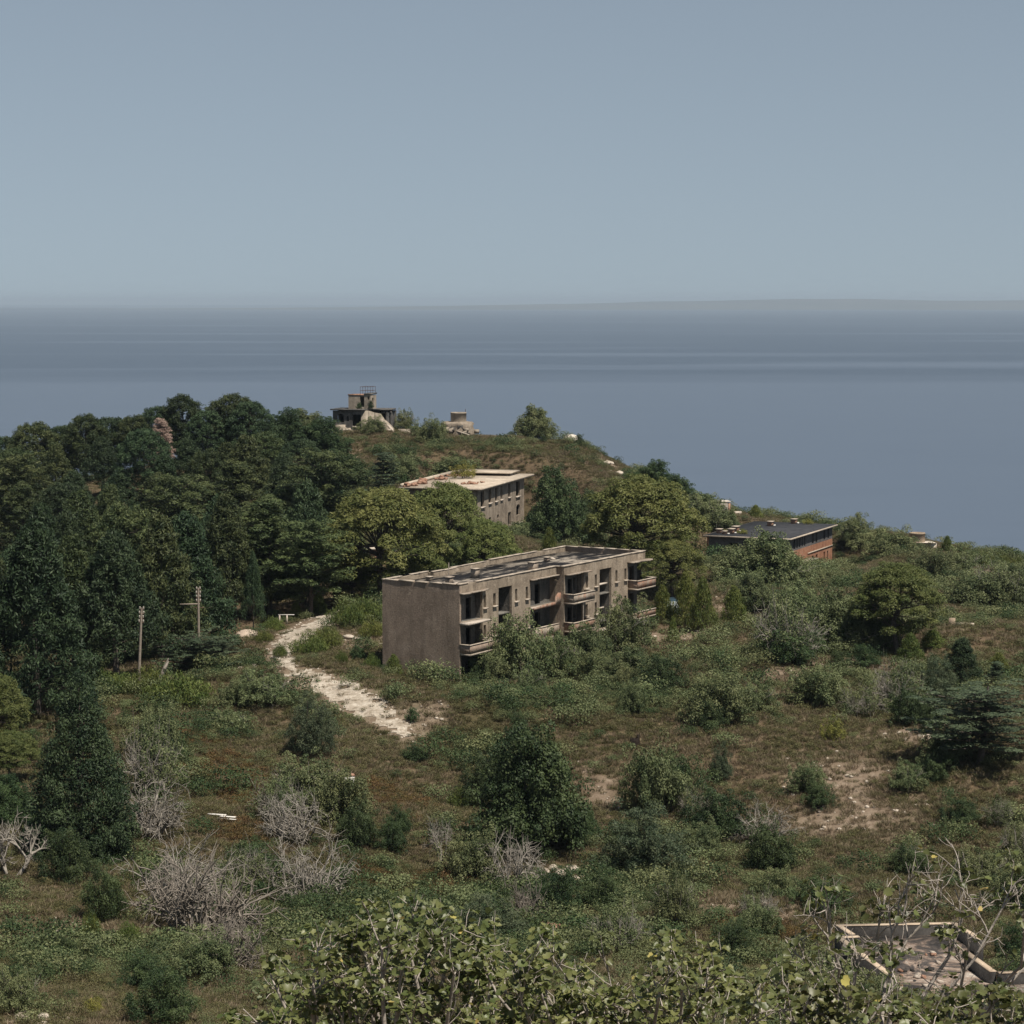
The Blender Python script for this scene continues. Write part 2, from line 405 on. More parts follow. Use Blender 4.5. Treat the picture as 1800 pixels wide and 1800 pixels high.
seam = mesh_np('sea', np.array([[-SEA, -3000, 0], [SEA, -3000, 0], [SEA, SEA, 0], [-SEA, SEA, 0]]), np.array([[0, 1, 2, 3]]), m_sea)
tag(link('sea', seam), 'calm grey blue sea reaching the horizon', 'sea', kind='structure')

# far coast: a low strip of land on the horizon, higher towards the right
m_coast = simple('far_coast_land', (0.05, 0.055, 0.04), (0.10, 0.09, 0.07), 0.0006)
xs = np.linspace(-16000, 26000, 200); rng = np.random.RandomState(4)
hgt = (125 + 40 * sm(-6000, 9000, xs) + 16 * vnoise(xs / 2600, xs * 0, 5) + 8 * vnoise(xs / 600, xs * 0, 6)) * sm(-7000, 6000, xs)
V = []; rows = [(38500, 0.0), (39500, 0.4), (41500, 1.0), (45000, 0.85), (49000, -0.02)]
for y, k in rows: V.append(np.c_[xs, y - 2500 * sm(0, 22000, xs) + 300 * vnoise(xs / 900, xs * 0 + y, 7), np.maximum(hgt * k, -1.0) - (1.0 if k <= 0 else 0)])
V = np.concatenate(V); i = np.arange(199); F = np.concatenate([np.stack([r * 200 + i, r * 200 + i + 1, (r + 1) * 200 + i + 1, (r + 1) * 200 + i], 1) for r in range(4)])
tag(link('far_coast', mesh_np('far_coast', V, F, m_coast, smooth=True)), 'faint low coast on the horizon across the sea', 'coast', kind='structure')
# ------------------------------------------------------------------ walls with real openings
def panel(mb, axis, fix, th, a0, a1, z0, z1, holes=(), jit=0.0, rng=None):
    """solid wall; axis 'x' runs along x with its outer face at y=fix (thickness to fix+th), axis 'y' along y at x=fix.
    holes: (a0, a1, z0, z1)"""
    A = sorted({a0, a1, *[min(max(h[0], a0), a1) for h in holes], *[min(max(h[1], a0), a1) for h in holes]})
    Z = sorted({z0, z1, *[min(max(h[2], z0), z1) for h in holes], *[min(max(h[3], z0), z1) for h in holes]})
    def solid(i, j):
        if i < 0 or j < 0 or i >= len(A) - 1 or j >= len(Z) - 1: return False
        ca = (A[i] + A[i + 1]) / 2; cz = (Z[j] + Z[j + 1]) / 2
        return not any(h[0] < ca < h[1] and h[2] < cz < h[3] for h in holes)
    def P(a, d, z): return [a, fix + d, z] if axis == 'x' else [fix + d, a, z]
    for i in range(len(A) - 1):
        for j in range(len(Z) - 1):
            if not solid(i, j): continue
            a, b, c, d = A[i], A[i + 1], Z[j], Z[j + 1]
            mb.add([P(a, 0, c), P(b, 0, c), P(b, 0, d), P(a, 0, d)], [(0, 1, 2, 3)])
            mb.add([P(a, th, c), P(b, th, c), P(b, th, d), P(a, th, d)], [(0, 3, 2, 1)])
            if not solid(i - 1, j): mb.add([P(a, 0, c), P(a, 0, d), P(a, th, d), P(a, th, c)], [(0, 1, 2, 3)])
            if not solid(i + 1, j): mb.add([P(b, 0, c), P(b, th, c), P(b, th, d), P(b, 0, d)], [(0, 1, 2, 3)])
            if not solid(i, j - 1): mb.add([P(a, 0, c), P(a, th, c), P(b, th, c), P(b, 0, c)], [(0, 1, 2, 3)])
            if not solid(i, j + 1): mb.add([P(a, 0, d), P(b, 0, d), P(b, th, d), P(a, th, d)], [(0, 1, 2, 3)])
    return mb

PHI = R(30.6)
def local_root(name, O, phi=PHI):
    return empty(name, tuple(O), math.pi / 2 - phi)     # local x runs along the long front (away), local -y is outward

m_stucco = concrete('weathered_stucco', (0.325, 0.268, 0.207), (0.185, 0.148, 0.114), (0.43, 0.362, 0.29), 0.55, (0.30, 0.17, 0.12), 0.68)
m_endwall = concrete('grey_render_end_wall', (0.285, 0.224, 0.176), (0.20, 0.155, 0.122), (0.37, 0.30, 0.24), 0.5)
m_balc = concrete('balcony_render', (0.33, 0.28, 0.23), (0.22, 0.18, 0.145), (0.42, 0.36, 0.30), 0.5, (0.30, 0.155, 0.105), 0.58)
m_balcbrick = concrete('balcony_bare_brick', (0.31, 0.24, 0.19), (0.2, 0.15, 0.12), (0.40, 0.32, 0.26), 0.4, (0.30, 0.15, 0.10), 0.46)
m_inner = concrete('inner_plaster_painted_shade', (0.15, 0.142, 0.128), (0.08, 0.077, 0.07), (0.24, 0.215, 0.185), 0.7)  # shade of loggias and stairwells put into a darker plaster colour
m_coping = concrete('pale_concrete_coping', (0.42, 0.36, 0.295), (0.28, 0.235, 0.195), (0.52, 0.45, 0.38), 0.2)
m_edge = concrete('broken_concrete_edge', (0.48, 0.42, 0.36), (0.30, 0.25, 0.21), (0.60, 0.54, 0.47), 0.1)
m_rubble = simple('brick_rubble', (0.20, 0.10, 0.065), (0.42, 0.27, 0.20), 3.0, bumpd=0.1)
m_iron = simple('rusty_iron', (0.05, 0.035, 0.03), (0.14, 0.08, 0.055), 6.0, rough=0.7)
m_white = simple('white_debris', (0.55, 0.52, 0.48), (0.72, 0.70, 0.66), 3.0)
# bitumen roof with pale dust and screed showing through
m_roof, nt, out = newmat('bitumen_roof')
tc = N(nt, 'ShaderNodeTexCoord').outputs['Object']
mp = N(nt, 'ShaderNodeMapping'); nt.links.new(tc, mp.inputs['Vector']); mp.inputs['Scale'].default_value = (0.16, 0.5, 1)
n1 = noise(nt, 1.0, 6, 0.7, mp.outputs[0], 0.5); n2 = noise(nt, 3.0, 6, 0.75, tc)
c = ramp(nt, n1, [(0.42, (0.018, 0.018, 0.02)), (0.51, (0.035, 0.034, 0.034)), (0.54, (0.17, 0.15, 0.13)), (0.64, (0.38, 0.335, 0.28))])
c = mix(nt, 0.75, c, ramp(nt, n2, [(0.3, gray(0.15)), (0.7, gray(0.8))]), 'OVERLAY')
principled(nt, out, c, 0.95, 0.05)

# ================================================================== the apartment block
O1 = ground(808, 1190); O1 = at(808, 1190, 233.0); O1[2] = O1[2]
blk = local_root('apartment_block', O1)
tag(blk, 'long three storey ruined concrete apartment block with balconies and flat black roof', 'building')
HB, Z1, Z2, ZC = 9.1, 2.35, 5.35, 8.25       # parapet top, floor levels, ceiling
LA, LB, VB, DB = 19.4, 37.9, -0.85, 9.1
ZB = -3.5                                     # walls go down into the slope
rb = random.Random(11)
# front wall, near half, with loggias, slot windows and the stairwell opening
winA = [(4.55, 5.05), (6.42, 6.92), (10.75, 11.2), (12.9, 13.35)]
winB = [(24.15, 24.65), (26.15, 26.65), (30.85, 31.35), (32.95, 33.45)]
def slots(wins, ground_too=True):
    h = []
    for k, (a, b) in enumerate(wins):
        h.append((a, b, Z2 + 1.0, Z2 + 2.25))
        if k in (0, 1, 3): h.append((a, b, Z1 + 1.0, Z1 + 2.25))
        else: h.append((a + 0.05, b - 0.05, Z1 + 1.55, Z1 + 2.05))
        h.append((a, b, -0.6, 0.7))
    return h
def loggia_holes(a, b): return [(a, b, Z2, ZC), (a, b, Z1, Z2 - 0.18), (a, b, -1.0, Z1 - 0.18)]
mb = MB()
panel(mb, 'x', 0.0, 0.28, 0.28, LA, ZB, HB, slots(winA) + loggia_holes(0.30, 4.35) + loggia_holes(13.85, LA - 0.01) + [(7.45, 10.1, 1.6, 8.05)])
mb.build('front_wall', m_stucco, blk)
mb = MB()
panel(mb, 'x', VB, 0.28, LA, LB, ZB, HB, slots(winB) + loggia_holes(LA + 0.28, 23.7) + [(33.75, LB + 0.1, Z2, ZC), (33.75, LB + 0.1, Z1, Z2 - 0.18), (33.75, LB + 0.1, -1.0, Z1 - 0.18)] + [(27.25, 29.95, 1.6, 8.05)])
mb.build('front_wall', m_stucco, blk)
mb = MB(); panel(mb, 'y', 0.0, 0.28, 0.0, DB, ZB, HB); mb.build('end_wall', m_endwall, blk)
mb = MB(); panel(mb, 'y', LA, 0.26, VB + 0.28, 1.0, ZB, HB); mb.build('step_wall', m_endwall, blk)
mb = MB(); panel(mb, 'y', LB - 0.28, 0.28, 0.25, DB + 0.25, ZB, HB - 0.02); panel(mb, 'y', LB - 0.28, 0.28, VB + 0.285, 0.25, ZC, HB - 0.02); mb.build('far_end_wall', m_endwall, blk)
mb = MB()
panel(mb, 'x', DB - 0.28, 0.28, 0.28, 8.0, ZB, HB - 0.03); panel(mb, 'x', DB - 0.9, 0.28, 8.0, 12.5, ZB, HB - 0.03); panel(mb, 'x', DB - 0.4, 0.28, 12.5, LA, ZB, HB - 0.03)
panel(mb, 'x', DB + 0.1, 0.28, LA, LB - 0.28, ZB, HB - 0.03); panel(mb, 'y', 8.0, 0.25, DB - 0.9, DB - 0.28, ZB, HB - 0.03); panel(mb, 'y', LA - 0.26, 0.26, DB - 0.12, DB + 0.38, ZB, HB - 0.03)
mb.build('back_wall', m_stucco, blk)
# recessed loggia rooms: back wall with a door opening, side walls, floor slabs
def loggia(a0, a1, y0, doors, side_far=True, name='loggia_wall'):
    mb = MB()
    for z0, z1 in ((-1.0, Z1 - 0.18), (Z1, Z2 - 0.18), (Z2, ZC)):
        hs_ = [(d0, d1, z0 + (0.0 if k == 0 else 0.85), z0 + 2.15) for k, (d0, d1) in enumerate(doors)]
        panel(mb, 'x', y0 + 0.85, 0.2, a0, a1, z0, z1, hs_)
        if side_far: panel(mb, 'y', a1 + 0.003, 0.2, y0 + 0.285, y0 + 0.85, z0, z1)
        panel(mb, 'y', a0 - 0.203, 0.2, y0 + 0.285, y0 + 0.85, z0, z1)
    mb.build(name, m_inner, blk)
loggia(0.50, 4.35, 0.0, [(2.55, 3.55)])
loggia(14.05, 19.35, 0.0, [(16.2, 17.3)], False)
loggia(19.9, 23.7, VB, [(21.7, 22.7), (22.95, 23.45)])
loggia(33.95, LB - 0.3, VB, [(35.7, 36.8)], False)
# floors (inside), stair back walls, dividing walls so rooms stay dark
mb = MB()
for z in (Z1, Z2, ZC):
    mb.box(0.283, LA, 0.283, DB - 0.905, z - 0.18, z - 0.002); mb.box(LA + 0.262, LB - 0.284, VB + 0.283, DB + 0.097, z - 0.18, z - 0.004)
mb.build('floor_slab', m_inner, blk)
mb = MB()
for a in (7.25, 10.12): panel(mb, 'y', a, 0.18, 0.285, 5.0, ZB, ZC - 0.19)
panel(mb, 'x', 2.2, 0.2, 7.43, 10.12, ZB, Z1 - 0.19); panel(mb, 'x', 2.2, 0.2, 7.43, 10.12, Z1, Z2 - 0.19); panel(mb, 'x', 2.2, 0.2, 7.43, 10.12, Z2, ZC - 0.19)
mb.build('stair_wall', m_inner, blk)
mb = MB()
for a in (27.05, 29.97): panel(mb, 'y', a, 0.18, VB + 0.285, 5.0, ZB, ZC - 0.19)
for z0, z1 in ((ZB, Z1 - 0.19), (Z1, Z2 - 0.19), (Z2, ZC - 0.19)): panel(mb, 'x', VB + 2.2, 0.2, 27.23, 29.97, z0, z1)
mb.build('stair_wall', m_inner, blk)
for q_ in ((7.46, 10.09, 0.9, 2.19, 3.5, 3.68), (27.26, 29.94, VB + 0.9, VB + 2.19, 3.5, 3.68), (27.26, 29.94, VB + 0.5, VB + 2.19, 6.2, 6.36)): MB().box(*q_).build('stair_landing', m_edge, blk)
MB().box(27.0, 30.3, VB - 0.75, VB - 0.003, 1.25, 1.6, 0.05, rb).build('stair_canopy', m_edge, blk)
MB().box(7.2, 10.4, -0.7, -0.003, 1.3, 1.6, 0.05, rb).build('stair_canopy', m_edge, blk)
# window sills
for wins, y0 in ((winA, 0.0), (winB, VB)):
    for k, (a, b) in enumerate(wins):
        for z in (Z2, Z1):
            if z == Z1 and k == 2: continue
            MB().box(a - 0.12, b + 0.12, y0 - 0.22, y0 + 0.1, z + 0.86, z + 0.998, 0.012, rb).build('window_sill', m_coping, blk)
# balconies: slab, low walls, coping
def balcony(a0, a1, y0, z, depth=1.25, wall=True, mat=m_balc, near=True, far=True, h=0.82, broken=False):
    b = MB().box(a0, a1, y0 - depth, y0 - 0.003, z - 0.2, z - 0.004, 0.02, rb)
    bo = b.build('balcony', m_edge if broken else m_coping, blk)
    if wall:
        w = MB(); y1 = y0 - depth
        w.box(a0, a1, y1, y1 + 0.12, z - 0.001, z + h)
        if near: w.box(a0, a0 + 0.12, y1 + 0.12, y0 - 0.004, z - 0.001, z + h)
        if far: w.box(a1 - 0.12, a1, y1 + 0.12, y0 - 0.004, z - 0.001, z + h)
        w.build('parapet', mat, bo)
        c_ = MB(); c_.box(a0 - 0.05, a1 + 0.05, y1 - 0.05, y1 + 0.17, z + h + 0.001, z + h + 0.09)
        if near: c_.box(a0 - 0.05, a0 + 0.17, y1 + 0.17, y0 - 0.004, z + h + 0.001, z + h + 0.09)
        if far: c_.box(a1 - 0.17, a1 + 0.05, y1 + 0.17, y0 - 0.004, z + h + 0.001, z + h + 0.09)
        c_.build('coping', m_coping, bo)
    return bo
balcony(0.0, 4.2, 0.0, Z1, mat=m_balcbrick); balcony(0.0, 4.2, 0.0, Z2, 1.05, wall=False, broken=True)
balcony(LA, 23.9, VB, Z1, mat=m_balcbrick); balcony(LA, 23.9, VB, Z2, mat=m_balc)
balcony(33.8, LB + 0.2, VB, Z1 - 0.25, mat=m_balcbrick, far=False, near=False, h=0.6); balcony(33.8, LB + 0.2, VB, Z2, mat=m_balcbrick)
# loggia rails between the piers: lower one whole, upper one broken away
def rail(a0, a1, y, z, h, mat):
    o = MB().box(a0, a1, y, y + 0.14, z, z + h).build('parapet', mat, blk)
    MB().box(a0 - 0.01, a1, y - 0.04, y + 0.18, z + h + 0.001, z + h + 0.09).build('coping', m_coping, o)
rail(13.85, LA - 0.005, -0.3, Z1 - 0.4, 1.1, m_balc)
MB().box(13.85, LA - 0.01, -0.5, -0.003, Z1 - 0.62, Z1 - 0.402).build('slab_edge', m_coping, blk)
v = MB(); prof = [(13.85, 0.16), (15.2, 0.2), (16.6, 0.3), (18.3, 0.34), (18.55, 0.95), (19.05, 1.25), (19.39, 1.2)]
for (a, h0), (b, h1) in zip(prof[:-1], prof[1:]):
    v.add([[a, -0.5, Z2 - 0.25], [b, -0.5, Z2 - 0.25], [b, -0.5, Z2 - 0.2 + h1], [a, -0.5, Z2 - 0.2 + h0], [a, -0.3, Z2 - 0.25], [b, -0.3, Z2 - 0.25], [b, -0.3, Z2 - 0.2 + h1], [a, -0.3, Z2 - 0.2 + h0]],
          [(0, 1, 2, 3), (4, 7, 6, 5), (3, 2, 6, 7), (0, 4, 5, 1), (0, 3, 7, 4), (1, 5, 6, 2)])
v.build('broken_parapet', m_balcbrick, blk)
MB().box(13.85, LA - 0.01, -0.298, -0.003, Z2 - 0.2, Z2 - 0.004).build('slab_edge', m_edge, blk)
# thin broken canopies over the top balconies
def canopy(a0, a1, y0, d, seed):
    r = random.Random(seed); n = 9; v = MB()
    xs_ = [a0 + (a1 - a0) * k / n for k in range(n + 1)]; ds = [d * r.uniform(0.55, 1.0) for _ in xs_]
    for k in range(n):
        q = [(xs_[k], y0 - 0.003), (xs_[k + 1], y0 - 0.003), (xs_[k + 1], y0 - ds[k + 1]), (xs_[k], y0 - ds[k])]
        v.prism(q[::-1], ZC - 0.10 + r.uniform(-.02, .02), ZC + 0.03)
    v.build('canopy', m_balc, blk)
canopy(0.0, 4.9, 0.0, 0.75, 1); canopy(13.7, LA - 0.1, 0.0, 0.5, 2); canopy(LA + 0.1, 24.6, VB, 0.8, 3); canopy(33.6, LB + 0.25, VB, 1.25, 4)
# iron post on the middle balcony
mp_ = tubes_mesh('iron_post', [(np.array([[21.6, VB - 1.1, Z1 + 0.9], [21.6, VB - 1.1, Z2 - 0.25]]), [0.04, 0.04])], m_edge); link('iron_post', mp_, blk)
# roof: two bitumen sheets, parapet copings, vents
MB().box(0.285, LA + 0.002, 0.285, DB - 0.29, HB - 0.62, HB - 0.52).build('roof', m_roof, blk)
MB().box(LA + 0.004, LB - 0.284, VB + 0.285, DB + 0.09, HB - 0.62, HB - 0.524).build('roof', m_roof, blk)
t, e = HB + 0.001, 0.06
for x0, x1, y0, y1 in [(-e, LA - 0.2, -e, 0.36), (-e, 0.36, 0.36, DB - 0.3), (-e, 8.2, DB - 0.3, DB + e), (8.0, 12.6, DB - 0.92, DB - 0.6), (12.5, LA, DB - 0.42, DB - 0.1),
                       (LA - 0.2, LB + e, VB - e, VB + 0.36), (LA - 0.2, LA + 0.15, VB + 0.36, 0.36), (LB - 0.36, LB + e, VB + 0.36, DB + 0.06), (LA, LB + e, DB + 0.06, DB + 0.42)]:
    along = (x1 - x0) > (y1 - y0); n_ = max(1, int(max(x1 - x0, y1 - y0) / 1.6)); lim = (x0, x1) if along else (y0, y1)
    for k in range(n_):
        if n_ > 3 and rb.random() < 0.06: continue
        a = lim[0] + (lim[1] - lim[0]) * k / n_ + 0.01; b_ = lim[0] + (lim[1] - lim[0]) * (k + 1) / n_ - (0.25 if rb.random() < .12 else 0.01)
        bx_ = (a, b_, y0, y1) if along else (x0, x1, a, b_)
        MB().box(*bx_, t, t + 0.10 + rb.uniform(-.02, .02), 0.02, rb).build('roof_coping', m_coping, blk)
for x, y, w, h in [(3.0, 3.0, 0.7, 0.75), (9.6, 4.0, 0.75, 0.9), (17.5, 1.7, 0.95, 0.95), (27.0, 5.5, 0.6, 0.4), (5.2, 6.8, 0.6, 0.35)]:
    o = MB().box(x, x + w, y, y + w * 0.8, HB - 0.515, HB - 0.5 + h, 0.015, rb).build('roof_vent', m_balc, blk)
    MB().box(x - 0.08, x + w + 0.08, y - 0.08, y + w * 0.8 + 0.08, HB - 0.498 + h, HB - 0.42 + h).build('vent_cap', m_coping, o)
link('iron_post', tubes_mesh('iron_post', [(np.array([[9.0, 6.9, HB - 0.52], [9.0, 6.9, HB + 1.0]]), [0.05, 0.05])], m_coping), blk)
for k, (x, y, a) in enumerate([(4.6, 3.4, 0.3), (6.0, 4.6, 1.0), (2.2, 6.2, 0.2), (20.6, 0.9, 0.2), (22.0, 1.2, 1.3), (7.0, 2.6, 2.0), (30.0, 6.6, 0.7)]):
    r = random.Random(k); mbx = MB().box(-r.uniform(.4, .9), r.uniform(.4, .9), -0.22, 0.22, 0, 0.07, 0.03, r)
    mbx.build('fallen_board', m_white if k in (3, 4) else m_edge, blk, (x, y, HB - 0.50), (0, 0, a))

# ================================================================== pale roofed ruin behind the pines
m_paleroof = concrete('pale_screed_roof', (0.43, 0.365, 0.295), (0.29, 0.24, 0.195), (0.54, 0.475, 0.40), 0.15, scale=0.6)
m_grim = concrete('grimy_plaster', (0.30, 0.25, 0.20), (0.17, 0.14, 0.11), (0.40, 0.34, 0.275), 0.6, (0.30, 0.14, 0.09), 0.72)
RT = at(846, 859, 385.0)                           # near roof corner
RH = 8.2
r2 = local_root('ruined_house', (RT[0], RT[1], RT[2] - RH), R(15.0))
tag(r2, 'ruined two storey house with pale flat roof and empty windows behind the pines', 'building')
OV, L2, D2, K2 = 0.9, 31.0, 14.0, 2.15
ww = [(a * K2, b_ * K2) for a, b_ in [(1.35, 2.35), (3.55, 4.35), (5.4, 6.1), (7.0, 7.6), (9.3, 10.0), (11.7, 12.9)]]
hol = [(a + OV * 0, b, RH - (3.3 if k in (0, 5) else 3.0), RH - 0.75) for k, (a, b) in enumerate(ww)]
hol += [(9.3 * K2, 10.2 * K2, 0.4, 2.6), (6.0 * K2, 6.6 * K2, 2.2, 2.8), (3.6 * K2, 4.3 * K2, 1.4, 2.8)]
door2 = [(11.8 * K2, 13.0 * K2, 1.6, 3.2), (12.0 * K2, 12.8 * K2, 3.2, 3.45)]
mb = MB(); panel(mb, 'x', OV, 0.35, OV, L2 - 0.3, -2.5, RH - 0.3, hol + door2); mb.build('front_wall', m_grim, r2)
mb = MB(); panel(mb, 'y', OV, 0.35, OV + 0.353, D2 - 1, -2.5, RH - 0.3, [(3, 4, 5, 6.8), (7, 8, 5, 6.8), (11, 12, 5, 6.8)]); mb.build('end_wall', m_grim, r2)
mb = MB(); panel(mb, 'x', D2 - 1.0, 0.35, OV, L2 - 0.3, -2.5, RH - 0.3); panel(mb, 'y', L2 - 0.66, 0.35, OV + 0.353, D2 - 1.0, -2.5, RH - 0.3); mb.build('back_wall', m_grim, r2)
mb = MB(); mb.box(OV + 0.36, L2 - 0.7, OV + 0.36, D2 - 1.01, 3.6, 3.8); panel(mb, 'x', 5.0, 0.2, OV + 0.36, L2 - 0.7, -2, 3.59); panel(mb, 'x', 5.0, 0.2, OV + 0.36, L2 - 0.7, 3.81, RH - 0.31); mb.build('floor_slab', m_inner, r2)
MB().box(0, L2 + 3.2, 0, D2, RH - 0.3, RH, 0.03, rb).build('roof', m_paleroof, r2)
MB().box(0.3, L2 + 2.0, D2 - 0.6, D2 - 0.1, RH + 0.001, RH + 0.55, 0.08, rb).build('back_kerb', m_paleroof, r2)
MB().box(L2 - 3.5, L2 + 3.0, 2.5, D2 - 1.0, RH + 0.4, RH + 0.65, 0.08, rb).build('lifted_roof_slab', m_paleroof, r2)
for k, (a, b) in enumerate(ww):
    MB().box(a - 0.15, b + 0.15, OV - 0.25, OV - 0.002, hol[k][2] - 0.18, hol[k][2] - 0.01, 0.02, rb).build('window_sill', m_edge, r2)
MB().box(11.5 * K2, 13.2 * K2, OV - 0.4, OV - 0.002, 0.1, 0.4, 0.03, rb).build('door_step', m_edge, r2)
def pile(parent, x, y, z, n, spread, size, mat, seed, name='brick_rubble'):
    r = random.Random(seed); b = MB()
    for k in range(n):
        a = r.uniform(0, 6.28); d = spread * r.random(); s = size * r.uniform(0.5, 1.2)
        px_, py_, zz = d * math.cos(a), d * math.sin(a), (1 - d / spread) * size * 1.6 * r.random()
        b.box(px_ - s, px_ + s, py_ - s * 0.7, py_ + s * 0.7, zz - 0.05, zz + s, s * 0.3, r)
    o = b.build(name, mat, parent, (x, y, z)); o['kind'] = 'stuff'; return o
for k, (x, y, n, s, q) in enumerate([(4.0, 4.4, 26, 1.0, 0.26), (5.6, 3.2, 12, 0.9, 0.14), (1.2, 12.2, 16, 0.9, 0.28), (3.5, 12.3, 22, 0.7, 0.55), (12.0, 11.6, 18, 1.2, 0.3), (8.0, 11.8, 14, 1.0, 0.34), (14.8, 3.4, 8, 0.8, 0.2), (0.4, 12.8, 12, 0.6, 0.4)]):
    pile(r2, x * 2.1, y, RH, n, s * 1.3, q, m_rubble if k != 6 else m_white, 50 + k)
b = MB()
for k in range(14): b.rings([(0.30, k * 0), (0.30, 0.0)], 6) if False else None

# ================================================================== brick house on the right
m_brick, nt, out = newmat('orange_brick')
tc = N(nt, 'ShaderNodeTexCoord').outputs['Object']
n1 = noise(nt, 0.8, 6, 0.7, tc); n2 = noise(nt, 9, 4, 0.7, tc)
c = ramp(nt, n1, [(0.3, (0.20, 0.095, 0.062)), (0.5, (0.29, 0.145, 0.09)), (0.7, (0.36, 0.21, 0.145))])
c = mix(nt, 0.6, c, ramp(nt, n2, [(0.3, gray(0.25)), (0.7, gray(0.75))]), 'OVERLAY')
principled(nt, out, c, 0.9, 0.15, n2, 0.03)
m_darkplaster = concrete('dark_plaster_eave_shade', (0.12, 0.115, 0.115), (0.075, 0.072, 0.072), (0.17, 0.16, 0.155), 0.5)  # darker stucco, with the shade under the eaves put into its colour
m_tar = simple('black_tar_roof', (0.022, 0.024, 0.03), (0.055, 0.056, 0.062), 0.9, bumpd=0.05)
BT = at(1391, 947, 372.0); BH = 6.3
r3 = local_root('brick_house', (BT[0], BT[1], BT[2] - BH), R(23.6))
tag(r3, 'two storey orange brick house with black tar flat roof and wide eaves near the sea', 'building')
L3, D3, E3, K3 = 26.5, 14.6, 0.75, 1.74
up = [(a * K3, b_ * K3) for a, b_ in [(2.1, 2.7), (3.0, 3.5), (3.8, 4.3), (4.7, 5.1), (5.4, 5.8), (8.0, 8.6), (9.2, 9.7), (11.8, 12.4), (13.2, 13.7)]]
lo = [(a * K3, b_ * K3) for a, b_ in [(8.0, 8.6), (9.3, 9.9), (11.9, 12.4), (13.0, 13.5)]]
mb = MB(); panel(mb, 'x', E3, 0.3, E3, L3 - E3, 4.0, BH - 0.25, [(a, b, 4.2, 5.8) for a, b in up]); mb.build('upper_wall', m_darkplaster, r3)
mb = MB(); panel(mb, 'x', E3 - 0.004, 0.3, E3, L3 - E3, -3.0, 3.99, [(a, b, 0.6, 2.2) for a, b in lo] + [(8.0, 10.1, -1, 1.6)]); mb.build('brick_wall', m_brick, r3)
mb = MB(); panel(mb, 'y', E3, 0.3, E3 + 0.3, D3 - E3, 2.2, BH - 0.25, [(4.5, 6.0, 3.7, 5.2), (9, 10.5, 3.7, 5.2)]); mb.build('end_wall', m_darkplaster, r3)
mb = MB(); panel(mb, 'y', E3 - 0.004, 0.3, E3 + 0.3, D3 - E3, -4.0, 2.19, [(10.0, 11.4, 1.2, 1.9), (7.9, 9.3, 1.2, 1.9)]); mb.build('brick_wall', m_brick, r3)
mb = MB(); panel(mb, 'x', D3 - E3, 0.3, E3, L3 - E3, -3, BH - 0.25); panel(mb, 'y', L3 - E3 - 0.3, 0.3, E3 + 0.3, D3 - E3, -3, BH - 0.25, [(3, 4, 3.9, 5.4)]); mb.build('back_wall', m_brick, r3)
mb = MB(); mb.box(1.02, L3 - 1.02, 1.02, D3 - E3 - 0.01, 3.2, 3.4); panel(mb, 'x', 4.5, 0.2, 1.02, L3 - 1.02, -2, 3.19); panel(mb, 'x', 4.5, 0.2, 1.02, L3 - 1.02, 3.41, BH - 0.26); mb.build('floor_slab', m_inner, r3)
MB().box(0, L3, 0, D3, BH - 0.25, BH - 0.02, 0.02, rb).build('eave_slab', m_coping, r3)
MB().box(0.25, L3 - 0.25, 0.25, D3 - 0.25, BH - 0.018, BH + 0.03).build('roof', m_tar, r3)
MB().box(11.5, L3 - E3 + 0.05, E3 - 0.12, E3 - 0.008, 2.75, 2.95).build('string_course', m_coping, r3)
MB().box(7.0, 12.5, E3 - 1.6, E3 - 0.01, 1.9, 2.08, 0.03, rb).build('porch_roof', m_edge, r3)
MB().box(12.0, 12.3, E3 - 1.45, E3 - 1.2, -2.0, 1.89).build('porch_post', m_brick, r3)
for x, y, s in [(3.6, 10.8, 1.0), (7.1, 11.2, 1.1), (18.5, 9.0, 1.0), (24.3, 6.7, 1.0), (3.4, 12.8, 0.9), (2.1, 11.5, 0.7)]:
    o = MB().box(x, x + 1.1 * s, y, y + 0.8 * s, BH + 0.031, BH + 0.72 * s, 0.02, rb).build('chimney', m_rubble, r3)
    MB().box(x - 0.12, x + 1.1 * s + 0.12, y - 0.12, y + 0.8 * s + 0.12, BH + 0.722 * s, BH + 0.84 * s).build('chimney_cap', m_coping, o)
    MB().box(x + 0.3, x + 0.7, y - 0.45, y - 0.13, BH + 0.031, BH + 0.25, 0.03, rb).build('fallen_cap', m_white, r3)

# ================================================================== hilltop ruin with lookout room
m_ruin = concrete('ruined_stone_plaster', (0.34, 0.29, 0.235), (0.19, 0.165, 0.135), (0.44, 0.385, 0.32), 0.4, (0.30, 0.15, 0.10), 0.70)
m_darkruin = concrete('dark_ruin_plaster', (0.12, 0.115, 0.11), (0.06, 0.058, 0.056), (0.22, 0.2, 0.18), 0.7)  # one dark plaster tone for walls, slabs and rubble
tp = stand(640, 452.0); tp[2] = at(640, 752, 452.0)[2]
tw = empty('lookout_ruin', tuple(tp), R(-14))
tag(tw, 'ruined lookout building with upper room and rusty railing on the hilltop', 'building')
mb = MB(); panel(mb, 'x', 0.0, 0.35, -6.2, -0.6, -2.0, 3.2, [(-5.4, -4.0, 1.0, 2.3), (-5.2, -4.2, 2.3, 2.6), (-2.3, -0.61, -0.4, 2.5), (-3.4, -3.0, 1.2, 2.2)]); mb.build('front_wall', m_darkruin, tw)
v = MB(); pr = [(-0.6, 3.3), (0.8, 3.25), (2.0, 2.9), (3.2, 2.7), (4.0, 1.6), (4.9, 0.9), (5.6, 0.2), (6.2, -0.6)]
